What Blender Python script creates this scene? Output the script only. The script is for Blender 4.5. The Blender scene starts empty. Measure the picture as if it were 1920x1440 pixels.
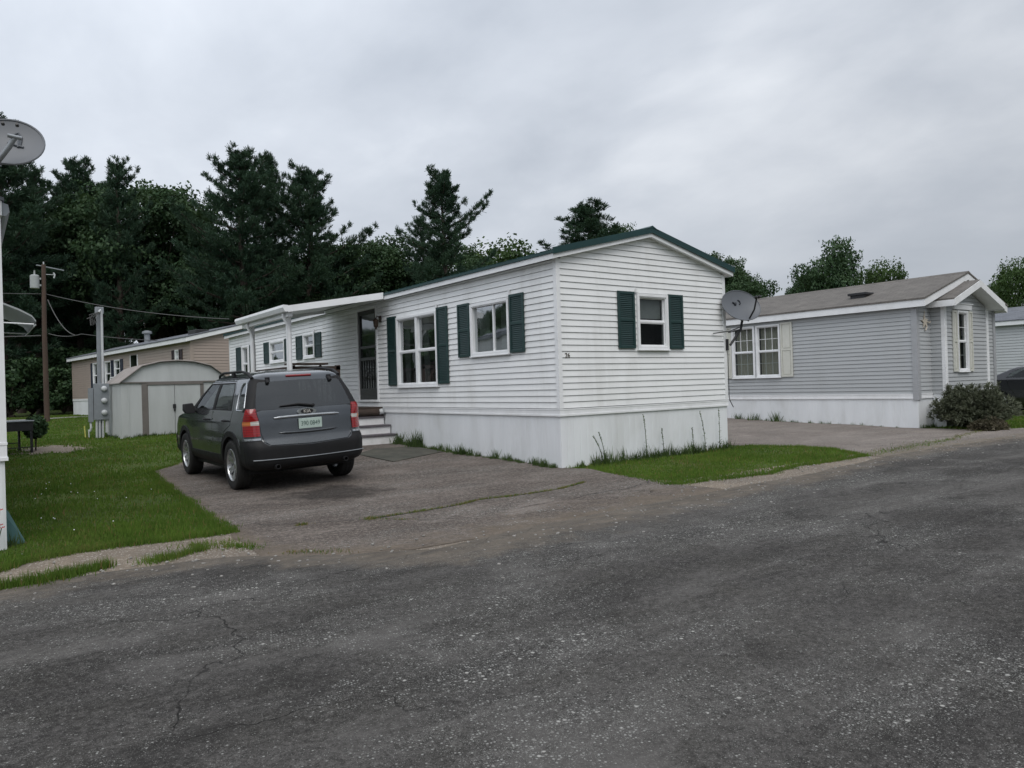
import bpy, math, random
import numpy as np
from mathutils import Vector, Matrix
from math import radians, sin, cos, pi, sqrt

random.seed(7)
S = bpy.context.scene
COL = S.collection

# ------------------------------------------------------------------ camera
CAM = Vector((-7.5998, -9.0615, 1.3354))
cr = Vector((0.80518421, -0.59227464, -0.02981849))
cu = Vector((0.02255116, -0.01966537, 0.99955226))
cf = Vector((0.59259585, 0.80549614, 0.00247776))
cd = bpy.data.cameras.new('camera'); cam = bpy.data.objects.new('camera', cd); COL.objects.link(cam)
m = Matrix((cr, cu, -cf)).transposed().to_4x4(); m.translation = CAM
cam.matrix_world = m
cd.sensor_width = 36; cd.lens = 1393.65 / 1920 * 36
cd.clip_start = 0.05; cd.clip_end = 1500
S.camera = cam
S.render.resolution_x = 1024; S.render.resolution_y = 768

# ------------------------------------------------------------------ world: overcast sky
SUN_EL, SUN_AZ = radians(52), radians(205)      # azimuth clockwise from +Y
W = bpy.data.worlds.new('World'); S.world = W; W.use_nodes = True
wt = W.node_tree; wt.nodes.clear()
def wn(t): return wt.nodes.new(t)
out = wn('ShaderNodeOutputWorld'); bg = wn('ShaderNodeBackground'); bg2 = wn('ShaderNodeBackground'); mix = wn('ShaderNodeMixShader')
sky = wn('ShaderNodeTexSky'); sky.sky_type = 'NISHITA'; sky.sun_disc = False
sky.sun_elevation = SUN_EL; sky.sun_rotation = SUN_AZ; sky.dust_density = 3.0
bg.inputs[1].default_value = 0.07; wt.links.new(sky.outputs[0], bg.inputs[0])
tc = wn('ShaderNodeTexCoord'); sep = wn('ShaderNodeSeparateXYZ'); wt.links.new(tc.outputs['Generated'], sep.inputs[0])
def wm(op, a, b=None, c=None):
    n = wn('ShaderNodeMath'); n.operation = op
    for i, v in enumerate((a, b, c)):
        if v is None: continue
        if isinstance(v, (int, float)): n.inputs[i].default_value = v
        else: wt.links.new(v, n.inputs[i])
    return n.outputs[0]
zc = wm('MAXIMUM', sep.outputs[2], 0.0)
den = wm('ADD', zc, 0.30)
comb = wn('ShaderNodeCombineXYZ')
wt.links.new(wm('DIVIDE', sep.outputs[0], den), comb.inputs[0]); wt.links.new(wm('DIVIDE', sep.outputs[1], den), comb.inputs[1])
def wnoise(scale, detail, rough, dist=0.0, off=0.0):
    mp = wn('ShaderNodeMapping'); mp.inputs['Location'].default_value = (off, off * 1.7, 0.3); wt.links.new(comb.outputs[0], mp.inputs[0])
    mp.inputs['Rotation'].default_value = (0, 0, 0.5); mp.inputs['Scale'].default_value = (1.0, 0.75, 1)
    n = wn('ShaderNodeTexNoise'); n.inputs['Scale'].default_value = scale; n.inputs['Detail'].default_value = detail
    n.inputs['Roughness'].default_value = rough; n.inputs['Distortion'].default_value = dist
    wt.links.new(mp.outputs[0], n.inputs['Vector']); return n.outputs[0]
n1 = wnoise(1.5, 6, 0.52, 0.25, 3.1); n2 = wnoise(0.55, 3, 0.5, 0.2, 8.4); n3 = wnoise(4.2, 5, 0.55, 0.3, 1.2)
cl = wm('ADD', wm('ADD', wm('MULTIPLY', n1, 0.46), wm('MULTIPLY', n2, 0.40)), wm('MULTIPLY', n3, 0.14))
mr = wn('ShaderNodeMapRange'); mr.inputs[1].default_value = 0.36; mr.inputs[2].default_value = 0.62; wt.links.new(cl, mr.inputs[0])
# elevation and side: thicker cloud low on the right, thin bright cloud high up
el = wn('ShaderNodeMapRange'); el.interpolation_type = 'SMOOTHSTEP'; el.inputs[1].default_value = 0.0; el.inputs[2].default_value = 0.75
el.inputs[3].default_value = 0.0; el.inputs[4].default_value = 1.0; wt.links.new(sep.outputs[2], el.inputs[0])
side = wm('ADD', wm('MULTIPLY', sep.outputs[0], -0.81), wm('MULTIPLY', sep.outputs[1], 0.59))   # + towards the left of the view
sd = wn('ShaderNodeMapRange'); sd.inputs[1].default_value = -0.6; sd.inputs[2].default_value = 0.6; sd.inputs[3].default_value = 0.72; sd.inputs[4].default_value = 1.10; wt.links.new(side, sd.inputs[0])
ramp = wn('ShaderNodeValToRGB'); ramp.color_ramp.elements[0].color = (0.385, 0.422, 0.480, 1); ramp.color_ramp.elements[1].color = (0.760, 0.790, 0.835, 1)
e = ramp.color_ramp.elements.new(0.5); e.color = (0.535, 0.572, 0.630, 1)
low = wn('ShaderNodeMapRange'); low.inputs[1].default_value = 0.02; low.inputs[2].default_value = 0.28; wt.links.new(sep.outputs[2], low.inputs[0])
lw_ = wm('ADD', wm('MULTIPLY', wm('SUBTRACT', mr.outputs[0], 0.42), wm('MULTIPLY_ADD', low.outputs[0], 0.8, 0.2)), 0.42)
wt.links.new(lw_, ramp.inputs[0]); wt.links.new(ramp.outputs[0], bg2.inputs[0])
gain = wm('MULTIPLY', wm('MULTIPLY_ADD', el.outputs[0], 0.42, 0.84), sd.outputs[0])
wt.links.new(gain, bg2.inputs[1])
mix.inputs[0].default_value = 0.93
wt.links.new(bg.outputs[0], mix.inputs[1]); wt.links.new(bg2.outputs[0], mix.inputs[2]); wt.links.new(mix.outputs[0], out.inputs[0])

# ------------------------------------------------------------------ sun: very soft, through cloud
sl = bpy.data.lights.new('sun', 'SUN'); sun = bpy.data.objects.new('sun', sl); COL.objects.link(sun)
sl.energy = 1.0; sl.angle = radians(40); sl.color = (1.0, 0.965, 0.92)
sd_ = Vector((sin(SUN_AZ) * cos(SUN_EL), cos(SUN_AZ) * cos(SUN_EL), sin(SUN_EL)))
sun.rotation_euler = sd_.to_track_quat('Z', 'Y').to_euler()
S.view_settings.view_transform = 'Standard'; S.view_settings.look = 'None'
S.view_settings.exposure = 0.50; S.view_settings.gamma = 1.0

# ------------------------------------------------------------------ helpers
def empty(name, loc=(0, 0, 0), rz=0.0, label=None, cat=None, group=None, kind=None, rx=0.0, ry=0.0):
    o = bpy.data.objects.new(name, None); COL.objects.link(o)
    o.location = loc; o.rotation_euler = (rx, ry, rz); o.empty_display_size = 0.2
    return tag(o, label, cat, group, kind)
def tag(o, label=None, cat=None, group=None, kind=None):
    if label: o['label'] = label
    if cat: o['category'] = cat
    if group: o['group'] = group
    if kind: o['kind'] = kind
    return o
def smooth_obj(o, ang=None):
    me = o.data
    me.polygons.foreach_set('use_smooth', [True] * len(me.polygons))
    if ang is not None:
        import bmesh
        bm = bmesh.new(); bm.from_mesh(me)
        for ed in bm.edges:
            if len(ed.link_faces) == 2 and ed.calc_face_angle(0) > radians(ang): ed.smooth = False
        bm.to_mesh(me); bm.free()

class MB:
    def __init__(s): s.v = []; s.f = []
    def add(s, vs, fs):
        b = len(s.v); s.v += [tuple(v) for v in vs]; s.f += [tuple(b + i for i in f) for f in fs]; return s
    def box(s, x0, y0, z0, x1, y1, z1, M=None):
        vs = [Vector((x, y, z)) for z in (z0, z1) for y in (y0, y1) for x in (x0, x1)]
        if M is not None: vs = [M @ v for v in vs]
        return s.add(vs, [(0, 2, 3, 1), (4, 5, 7, 6), (0, 1, 5, 4), (2, 6, 7, 3), (0, 4, 6, 2), (1, 3, 7, 5)])
    def quad(s, *p): return s.add(p, [tuple(range(len(p)))])
    def prism(s, poly, d):                      # poly: 3d points, d: extrusion vector
        n = len(poly); d = Vector(d); a = [Vector(p) for p in poly]
        vs = a + [p + d for p in a]
        return s.add(vs, [tuple(range(n - 1, -1, -1)), tuple(range(n, 2 * n))] + [(i, (i + 1) % n, n + (i + 1) % n, n + i) for i in range(n)])
    def tube(s, pts, rad, n=8, cap=True):
        pts = [Vector(p) for p in pts]
        if isinstance(rad, (int, float)): rad = [rad] * len(pts)
        rings = []; prev = None
        for i, p in enumerate(pts):
            t = (pts[min(i + 1, len(pts) - 1)] - pts[max(i - 1, 0)]).normalized()
            ref = Vector((0, 0, 1)) if abs(t.z) < 0.9 else Vector((1, 0, 0))
            a = t.cross(ref).normalized() if prev is None else (prev - t * prev.dot(t)).normalized()
            prev = a; b = t.cross(a)
            rings.append([p + (a * cos(2 * pi * k / n) + b * sin(2 * pi * k / n)) * rad[i] for k in range(n)])
        base = len(s.v)
        for r in rings: s.v += [tuple(q) for q in r]
        for i in range(len(rings) - 1):
            for k in range(n):
                a0 = base + i * n + k; a1 = base + i * n + (k + 1) % n
                s.f.append((a0, a1, a1 + n, a0 + n))
        if cap:
            s.f.append(tuple(base + k for k in range(n - 1, -1, -1)))
            s.f.append(tuple(base + (len(rings) - 1) * n + k for k in range(n)))
        return s
    def lathe(s, prof, M=None, n=24, close=False):     # prof: (r, z) about z
        base = len(s.v)
        for r, z in prof:
            for k in range(n):
                p = Vector((r * cos(2 * pi * k / n), r * sin(2 * pi * k / n), z))
                s.v.append(tuple(M @ p if M is not None else p))
        m_ = len(prof)
        for i in range(m_ - 1 + (1 if close else 0)):
            j = (i + 1) % m_
            for k in range(n):
                s.f.append((base + i * n + k, base + i * n + (k + 1) % n, base + j * n + (k + 1) % n, base + j * n + k))
        return s
    def build(s, name, mat=None, parent=None, smooth=None, bevel=0, loc=None, recalc=False):
        me = bpy.data.meshes.new(name); me.from_pydata(s.v, [], s.f); me.validate()
        o = bpy.data.objects.new(name, me); COL.objects.link(o)
        if mat: me.materials.append(mat)
        if parent is not None: o.parent = parent
        if loc is not None: o.location = loc
        if recalc:
            import bmesh
            bm = bmesh.new(); bm.from_mesh(me); bmesh.ops.recalc_face_normals(bm, faces=bm.faces); bm.to_mesh(me); bm.free()
        if smooth is not None: smooth_obj(o, smooth)
        if bevel:
            b = o.modifiers.new('bevel', 'BEVEL'); b.width = bevel; b.segments = 2; b.limit_method = 'ANGLE'; b.angle_limit = radians(40)
        return o

def split_loose(o, names=None):
    """each separate piece of a mesh becomes a part of its own"""
    import bmesh
    me = o.data; par = list(range(len(me.vertices)))
    def fd(a):
        while par[a] != a: par[a] = par[par[a]]; a = par[a]
        return a
    for e in me.edges:
        a, b = fd(e.vertices[0]), fd(e.vertices[1])
        if a != b: par[a] = b
    roots = {}
    for i in range(len(par)): roots.setdefault(fd(i), []).append(i)
    if len(roots) < 2: return [o]
    outs = []
    for k, ids in enumerate(roots.values()):
        S_ = set(ids); n = o.copy(); n.data = me.copy(); COL.objects.link(n); n.parent = o.parent; n.name = o.name
        bm = bmesh.new(); bm.from_mesh(n.data); bm.verts.ensure_lookup_table(); bmesh.ops.delete(bm, geom=[v for v in bm.verts if v.index not in S_], context='VERTS'); bm.to_mesh(n.data); bm.free(); outs.append(n)
    nm = o.name.split('.')[0]; bpy.data.objects.remove(o); outs[0].name = nm
    return outs

def copy_tree(o, parent=None):
    c = o.copy(); COL.objects.link(c); c.parent = parent
    for ch in list(o.children): copy_tree(ch, c)
    return c

# ------------------------------------------------------------------ materials
class NT:
    def __init__(s, name):
        s.m = bpy.data.materials.new(name); s.m.use_nodes = True; s.t = s.m.node_tree; s.t.nodes.clear()
        s.out = s.n('ShaderNodeOutputMaterial')
    def n(s, t, **k):
        x = s.t.nodes.new(t)
        for a, b in k.items(): setattr(x, a, b)
        return x
    def l(s, a, b): s.t.links.new(a, b)
    def put(s, inp, v):
        if isinstance(v, (int, float)): inp.default_value = v
        elif isinstance(v, tuple): inp.default_value = v if len(v) == 4 or len(inp.default_value) == 3 else (*v, 1)
        else: s.l(v, inp)
    def obj(s): return s.n('ShaderNodeTexCoord').outputs['Object']
    def pos(s): return s.n('ShaderNodeNewGeometry').outputs['Position']
    def map(s, v, scale=(1, 1, 1), rot=(0, 0, 0), loc=(0, 0, 0)):
        m_ = s.n('ShaderNodeMapping'); s.l(v, m_.inputs[0]); m_.inputs['Scale'].default_value = scale; m_.inputs['Rotation'].default_value = rot; m_.inputs['Location'].default_value = loc
        return m_.outputs[0]
    def noise(s, v, scale, detail=4, rough=0.55, dist=0.0):
        x = s.n('ShaderNodeTexNoise'); s.l(v, x.inputs['Vector'])
        x.inputs['Scale'].default_value = scale; x.inputs['Detail'].default_value = detail; x.inputs['Roughness'].default_value = rough; x.inputs['Distortion'].default_value = dist
        return x.outputs[0]
    def vor(s, v, scale, feature='F1', rnd=1.0, outp=0):
        x = s.n('ShaderNodeTexVoronoi'); x.feature = feature; s.l(v, x.inputs['Vector']); x.inputs['Scale'].default_value = scale; x.inputs['Randomness'].default_value = rnd
        return x.outputs[outp]
    def math(s, op, a, b=None, c=None):
        x = s.n('ShaderNodeMath'); x.operation = op
        for i, v in enumerate((a, b, c)):
            if v is not None: s.put(x.inputs[i], v)
        return x.outputs[0]
    def rng(s, v, a, b, c=0.0, d=1.0, sm=False):
        x = s.n('ShaderNodeMapRange'); s.l(v, x.inputs[0])
        if sm: x.interpolation_type = 'SMOOTHSTEP'
        for i, q in enumerate((a, b, c, d)): x.inputs[i + 1].default_value = q
        return x.outputs[0]
    def mix(s, f, a, b, bt='MIX'):
        x = s.n('ShaderNodeMix'); x.data_type = 'RGBA'; x.blend_type = bt
        s.put(x.inputs[0], f)
        for i, v in ((6, a), (7, b)):
            if isinstance(v, tuple): x.inputs[i].default_value = (*v[:3], 1)
            else: s.l(v, x.inputs[i])
        return x.outputs[2]
    def bump(s, h, strength=0.3, dist=0.01):
        x = s.n('ShaderNodeBump'); x.inputs['Strength'].default_value = strength; x.inputs['Distance'].default_value = dist; s.l(h, x.inputs['Height']); return x.outputs[0]
    def bsdf(s, color, rough=0.6, metal=0.0, normal=None, spec=None, coat=0.0, **kw):
        b = s.n('ShaderNodeBsdfPrincipled')
        s.put(b.inputs['Base Color'], (*color, 1) if isinstance(color, tuple) and len(color) == 3 else color)
        s.put(b.inputs['Roughness'], rough); s.put(b.inputs['Metallic'], metal)
        if spec is not None: b.inputs['Specular IOR Level'].default_value = spec
        if coat: b.inputs['Coat Weight'].default_value = coat; b.inputs['Coat Roughness'].default_value = 0.06
        if normal is not None: s.l(normal, b.inputs['Normal'])
        s.l(b.outputs[0], s.out.inputs[0]); return b

def simple(name, color, rough=0.6, var=0.12, scale=6.0, metal=0.0, stain=0.0, bump=0.0, coat=0.0, spec=None, streak=False, stain_col=(0.16, 0.14, 0.11)):
    t = NT(name); v = t.obj()
    vv = t.map(v, (1, 1, 0.12)) if streak else v
    a = t.noise(vv, scale, 5, 0.6); f = t.rng(a, 0.3, 0.7, 1 - var, 1 + var)
    g = t.n('ShaderNodeCombineColor'); 
    for i in range(3): t.l(f, g.inputs[i])
    c = t.mix(1.0, tuple(color), g.outputs[0], 'MULTIPLY')
    if stain:
        b = t.noise(t.map(v, (1, 1, 0.35 if streak else 0.8)), 1.3, 8, 0.7, 0.4)
        c = t.mix(t.math('MULTIPLY', t.rng(b, 0.48, 0.75), stain), c, stain_col)
    nrm = t.bump(t.noise(v, scale * 8, 4), bump, 0.01) if bump else None
    r = t.rng(a, 0.3, 0.7, max(rough - 0.07, 0.02), min(rough + 0.07, 1))
    t.bsdf(c, r, metal, nrm, spec, coat)
    return t.m

def glass_mat(name, tint=(0.02, 0.022, 0.025), trans=0.5, rough=0.03, refl=0.8):
    t = NT(name); v = t.obj()
    g = t.n('ShaderNodeBsdfGlossy'); g.inputs['Color'].default_value = (0.9, 0.93, 0.95, 1); g.inputs['Roughness'].default_value = rough
    t.l(t.bump(t.noise(v, 1.1, 2), 0.25, 0.02), g.inputs['Normal'])
    d = t.n('ShaderNodeBsdfDiffuse'); d.inputs['Color'].default_value = (*tint, 1)
    tr = t.n('ShaderNodeBsdfTransparent'); tr.inputs['Color'].default_value = (0.85, 0.9, 0.88, 1)
    m1 = t.n('ShaderNodeMixShader'); m1.inputs[0].default_value = trans; t.l(d.outputs[0], m1.inputs[1]); t.l(tr.outputs[0], m1.inputs[2])
    lw = t.n('ShaderNodeFresnel'); lw.inputs[0].default_value = 1.5
    m2 = t.n('ShaderNodeMixShader'); t.l(t.math('MULTIPLY_ADD', lw.outputs[0], refl, 0.01), m2.inputs[0]); t.l(m1.outputs[0], m2.inputs[1]); t.l(g.outputs[0], m2.inputs[2])
    t.l(m2.outputs[0], t.out.inputs[0]); return t.m

def vinyl(name, col, grime=(0.30, 0.29, 0.24), amt=0.35):
    t = NT(name); v = t.obj()
    a = t.noise(t.map(v, (0.35, 0.35, 3.0)), 3.0, 5, 0.6); f = t.rng(a, 0.3, 0.7, 0.94, 1.05)
    g = t.n('ShaderNodeCombineColor')
    for i in range(3): t.l(f, g.inputs[i])
    c = t.mix(1.0, tuple(col), g.outputs[0], 'MULTIPLY')
    st = t.noise(t.map(v, (1.6, 1.6, 0.22)), 1.2, 7, 0.68, 0.3)
    c = t.mix(t.math('MULTIPLY', t.rng(st, 0.5, 0.78), amt), c, grime)
    n = t.bump(t.noise(t.map(v, (0.5, 0.5, 6)), 14, 4), 0.12, 0.004)
    n2 = t.n('ShaderNodeBump'); n2.inputs['Strength'].default_value = 0.25; n2.inputs['Distance'].default_value = 0.02; t.l(t.noise(v, 1.4, 2), n2.inputs['Height']); t.l(n, n2.inputs['Normal'])
    t.bsdf(c, 0.5, 0, n2.outputs[0], 0.35); return t.m

MT = {}
MT['vinyl_white'] = vinyl('vinyl_white', (0.82, 0.83, 0.83), amt=.25)
MT['vinyl_grey'] = vinyl('vinyl_grey', (0.435, 0.452, 0.460), (0.30, 0.30, 0.29), 0.2)
MT['vinyl_tan'] = vinyl('vinyl_tan', (0.37, 0.305, 0.265), (0.22, 0.19, 0.16), 0.3)
MT['white'] = simple('white_trim', (0.82, 0.83, 0.84), 0.45, 0.05, 5, stain=0.18, stain_col=(0.35, 0.34, 0.3))
MT['greytrim'] = simple('grey_trim', (0.37, 0.38, 0.395), 0.5, 0.06, 5)
MT['skirt'] = simple('skirt_panel', (0.78, 0.80, 0.82), 0.5, 0.06, 2.2, stain=0.35, streak=True, stain_col=(0.42, 0.42, 0.38), spec=0.3)
MT['shutter'] = simple('green_shutter', (0.012, 0.040, 0.038), 0.45, 0.15, 8)
MT['shutter_dark'] = simple('maroon_shutter', (0.035, 0.022, 0.026), 0.5, 0.15, 8)
MT['shutter_blue'] = simple('navy_shutter', (0.02, 0.028, 0.05), 0.5, 0.15, 8)
MT['shutter_white'] = simple('white_shutter', (0.62, 0.62, 0.56), 0.5, 0.05, 8)
MT['roof_green'] = simple('green_metal_roof', (0.010, 0.045, 0.045), 0.4, 0.15, 4, metal=0.2)
MT['glass'] = glass_mat('window_glass', trans=0.62, refl=0.42)
MT['glass_car'] = glass_mat('car_glass', (0.012, 0.014, 0.016), 0.12, 0.02, refl=1.5)
MT['glass_door'] = glass_mat('door_glass', (0.008, 0.009, 0.010), 0.3, 0.05, refl=.25)
MT['glass_clear'] = glass_mat('car_side_glass', (0.012, 0.016, 0.016), 0.62, 0.02, refl=.55)
MT['curtain'] = simple('grey_curtain', (0.15, 0.16, 0.17), 0.9, 0.2, 12)
MT['curtain_cream'] = simple('cream_curtain', (0.55, 0.52, 0.42), 0.9, 0.12, 12)
MT['blind'] = simple('window_blind', (0.42, 0.44, 0.44), 0.8, 0.08, 9)
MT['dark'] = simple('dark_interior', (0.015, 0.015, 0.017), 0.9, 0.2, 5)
MT['black'] = simple('black_metal', (0.018, 0.018, 0.02), 0.45, 0.2, 12)
MT['door'] = simple('dark_storm_door', (0.022, 0.024, 0.024), 0.4, 0.2, 6)
MT['brown_wood'] = simple('brown_wood', (0.045, 0.030, 0.023), 0.8, 0.3, 9, bump=0.3)
MT['tread'] = simple('grey_tread', (0.10, 0.09, 0.10), 0.8, 0.25, 9)
MT['step_white'] = simple('painted_step', (0.78, 0.78, 0.78), 0.6, 0.07, 5, stain=0.4, stain_col=(0.3, 0.28, 0.25))
MT['metal_grey'] = simple('galvanised', (0.28, 0.30, 0.32), 0.45, 0.12, 7, metal=0.35)
MT['meter'] = simple('meter_box', (0.22, 0.24, 0.26), 0.5, 0.1, 7, stain=0.3)
MT['pvc'] = simple('conduit', (0.50, 0.52, 0.53), 0.5, 0.08, 7, stain=0.3)
MT['yellow'] = simple('yellow_pipe', (0.55, 0.52, 0.14), 0.5, 0.1, 7)
MT['dish'] = simple('dish_grey', (0.115, 0.125, 0.14), 0.45, 0.06, 3, stain=0.12)
MT['dish_pale'] = simple('dish_pale', (0.15, 0.16, 0.175), 0.5, 0.06, 3, stain=0.15)
MT['dish_mark'] = simple('dish_mark', (0.015, 0.018, 0.024), 0.5, 0.1, 9)
MT['dish_mark_pale'] = simple('faded_mark', (0.10, 0.11, 0.125), 0.5, 0.1, 30)
MT['shed'] = simple('shed_metal', (0.47, 0.49, 0.49), 0.45, 0.06, 3, stain=0.22, streak=True, stain_col=(0.2, 0.2, 0.18))
MT['shed_trim'] = simple('shed_trim', (0.15, 0.135, 0.125), 0.6, 0.12, 6)
MT['bark'] = simple('bark', (0.055, 0.042, 0.034), 0.95, 0.35, 9, bump=0.6)
MT['pole'] = simple('weathered_pole', (0.075, 0.050, 0.038), 0.9, 0.3, 7, streak=True, bump=0.3)
MT['awning'] = simple('awning', (0.34, 0.36, 0.36), 0.5, 0.1, 8)
MT['tarp'] = simple('green_board', (0.05, 0.13, 0.125), 0.6, 0.15, 5)
MT['wire'] = simple('wire', (0.09, 0.09, 0.09), 0.6, 0.1, 5)
MT['brass'] = simple('porch_lamp', (0.06, 0.04, 0.03), 0.4, 0.3, 20, metal=0.5)
MT['ornament'] = simple('ornament', (0.55, 0.50, 0.42), 0.6, 0.15, 12)

def shingle(name, c1, c2, tilt=0.0):
    t = NT(name); v = t.obj()
    br = t.n('ShaderNodeTexBrick'); t.l(t.map(v, (1, 1, 1), (0, 0, pi / 2)), br.inputs['Vector'])
    br.inputs['Color1'].default_value = (*c1, 1); br.inputs['Color2'].default_value = (*c2, 1); br.inputs['Mortar'].default_value = (*[x * 0.55 for x in c1], 1)
    br.inputs['Scale'].default_value = 1.0; br.inputs['Brick Width'].default_value = 0.30; br.inputs['Row Height'].default_value = 0.14; br.inputs['Mortar Size'].default_value = 0.006
    a = t.noise(v, 2.2, 8, 0.7); f = t.rng(a, 0.3, 0.7, 0.78, 1.18)
    g = t.n('ShaderNodeCombineColor')
    for i in range(3): t.l(f, g.inputs[i])
    c = t.mix(1.0, br.outputs[0], g.outputs[0], 'MULTIPLY')
    t.bsdf(c, 0.95, 0, t.bump(t.noise(v, 90, 3), 0.5, 0.004)); return t.m
MT['shingle_brown'] = shingle('brown_shingles', (0.128, 0.118, 0.108), (0.155, 0.143, 0.130))
MT['shingle_grey'] = shingle('grey_shingles', (0.13, 0.14, 0.16), (0.16, 0.17, 0.19))

def foliage(name, dark, light, scale=0.7, trans=0.25):
    t = NT(name); v = t.obj()
    geo = t.n('ShaderNodeNewGeometry')
    r = geo.outputs['Random Per Island']
    a = t.rng(t.noise(v, scale, 3, 0.6), 0.35, 0.65)
    f = t.math('MULTIPLY_ADD', r, 0.45, t.math('MULTIPLY', a, 0.55))
    c = t.mix(f, tuple(dark), tuple(light))
    d = t.n('ShaderNodeBsdfDiffuse'); t.l(c, d.inputs[0])
    tl = t.n('ShaderNodeBsdfTranslucent'); t.l(t.mix(0.5, c, (0.10, 0.16, 0.03)), tl.inputs[0])
    mx = t.n('ShaderNodeMixShader'); mx.inputs[0].default_value = trans; t.l(d.outputs[0], mx.inputs[1]); t.l(tl.outputs[0], mx.inputs[2])
    gl = t.n('ShaderNodeBsdfGlossy'); gl.inputs['Roughness'].default_value = 0.5; gl.inputs['Color'].default_value = (0.5, 0.55, 0.5, 1)
    m2 = t.n('ShaderNodeMixShader'); m2.inputs[0].default_value = 0.03; t.l(mx.outputs[0], m2.inputs[1]); t.l(gl.outputs[0], m2.inputs[2])
    t.l(m2.outputs[0], t.out.inputs[0]); return t.m
MT['pine'] = foliage('pine_needles', (0.019, 0.045, 0.032), (0.053, 0.092, 0.054), 0.5, 0.12)
MT['leaf'] = foliage('broad_leaves', (0.023, 0.052, 0.026), (0.060, 0.102, 0.044), 0.5, 0.16)
MT['leaf_light'] = foliage('light_leaves', (0.030, 0.062, 0.020), (0.070, 0.115, 0.034), 0.5, 0.25)
MT['shrub'] = foliage('shrub_leaves', (0.055, 0.066, 0.044), (0.150, 0.160, 0.110), 2.0, 0.1)
MT['shrub_brown'] = foliage('dry_shrub', (0.055, 0.048, 0.034), (0.14, 0.12, 0.08), 2.0, 0.1)
MT['weed'] = foliage('weeds', (0.03, 0.055, 0.018), (0.10, 0.15, 0.05), 3.0, 0.25)
def grass_mat(name, straw=0.0):
    t = NT(name); p = t.pos()
    geo = t.n('ShaderNodeNewGeometry'); r = geo.outputs['Random Per Island']
    a = t.rng(t.noise(p, 0.55, 4, 0.6), 0.35, 0.65)
    b = t.rng(t.noise(t.map(p, (1, 1, 1), (0, 0, 0), (7, 3, 0)), 2.3, 4, 0.6), 0.4, 0.7)
    c = t.mix(a, (0.064, 0.130, 0.020), (0.125, 0.205, 0.034))
    c = t.mix(t.math('MULTIPLY', b, 0.45), c, (0.033, 0.075, 0.018))
    c = t.mix(t.math('MULTIPLY', t.rng(t.noise(t.map(p, (1, 1, 1), (0, 0, 0), (1, 8, 0)), 1.1, 5, 0.65), 0.52, 0.68), .5), c, (0.170, 0.180, 0.060))
    c = t.mix(t.math('MULTIPLY', r, 0.5), c, (0.145, 0.215, 0.048))
    c = t.mix(t.rng(r, 0.93 - straw, 0.96 - straw), c, (0.22, 0.17, 0.07))
    d = t.n('ShaderNodeBsdfDiffuse'); t.l(c, d.inputs[0]); tl = t.n('ShaderNodeBsdfTranslucent'); t.l(c, tl.inputs[0])
    mx = t.n('ShaderNodeMixShader'); mx.inputs[0].default_value = 0.3; t.l(d.outputs[0], mx.inputs[1]); t.l(tl.outputs[0], mx.inputs[2])
    t.l(mx.outputs[0], t.out.inputs[0]); return t.m
MT['grass'] = grass_mat('grass_blades'); MT['grass_dry'] = grass_mat('dry_grass_blades', 0.35)
# ================================================================== GROUND
def sst(t): t = np.clip(t, 0, 1); return t * t * (3 - 2 * t)
def G(x, y):
    x = np.asarray(x, float); y = np.asarray(y, float)
    return (0.05 * sst(y / 1.6) * sst((x + 4.7) / 1.6) + 0.14 * sst((y - 1.5) / 6) * sst((x + 5.5) / 4.5)
            + 0.2 * sst((y - 4) / 10) * (1 - 0.7 * sst((x + 5.5) / 4.5)) + 0.12 * sst((y - 15) / 20))
def g(x, y): return float(G(x, y))
_rng = np.random.default_rng(11)
_ph = _rng.uniform(0, 6.28, 40)
def wob(x, k=0, amp=1.0, base=1.0):          # smooth 1d wobble
    x = np.asarray(x, float); s = 0
    for i in range(6): s = s + np.sin(x * base * (1.7 ** i) + _ph[(k * 6 + i) % 40]) / (1.35 ** i)
    return s * amp * 0.3
def road_edge(x):                            # y of the road's far edge
    xs = [-60, -12, -7.44, -6.73, -5.9, -5.2, -4.5, -3.3, -0.85, 1.7, 4.4, 6.6, 9.4, 14, 20, 60]
    ys = [-2.7, -2.7, -2.74, -2.62, -2.8, -3.35, -3.72, -3.52, -3.36, -3.25, -2.92, -2.85, -3.1, -3.2, -3.2, -3.2]
    return np.interp(x, xs, ys) + wob(x, 1, 0.05, 3.0)
def lawn_front(x):                           # y of the lawn's front edge, left of the driveway
    return np.interp(x, [-60, -7.5, -7.2, -6.8, -6.2, -5.6, -5.3], [-2.1, -2.05, -1.72, -1.58, -1.6, -1.66, -1.6]) + wob(x, 2, 0.06, 4.0)
def drive_left(y):                           # x of the driveway's left edge
    return np.interp(y, [-4, -1.7, 0, 2, 4.2, 5.2, 6.2, 7.5], [-5.8, -5.58, -5.45, -5.3, -5.12, -5.0, -4.3, -3.0]) + wob(y, 3, 0.05, 3.5)
def in_poly(x, y, P):
    x = np.asarray(x); y = np.asarray(y); c = np.zeros(x.shape, bool); n = len(P)
    for i in range(n):
        x0, y0 = P[i]; x1, y1 = P[(i + 1) % n]
        k = ((y0 > y) != (y1 > y)) & (x < (x1 - x0) * (y - y0) / (y1 - y0 + 1e-12) + x0); c ^= k
    return c
WEDGE = [(0.05, -0.02), (0.2, -0.45), (-0.05, -1.2), (-0.36, -2.45), (-0.2, -2.62), (0.5, -2.7), (1.33, -2.84), (2.4, -2.6), (3.2, -2.66), (4.35, -2.62), (5.1, -1.6), (5.25, -0.8), (4.85, 0.1), (4.5, 0.6), (4.2, 1.2), (4.1, -0.02)]
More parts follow.
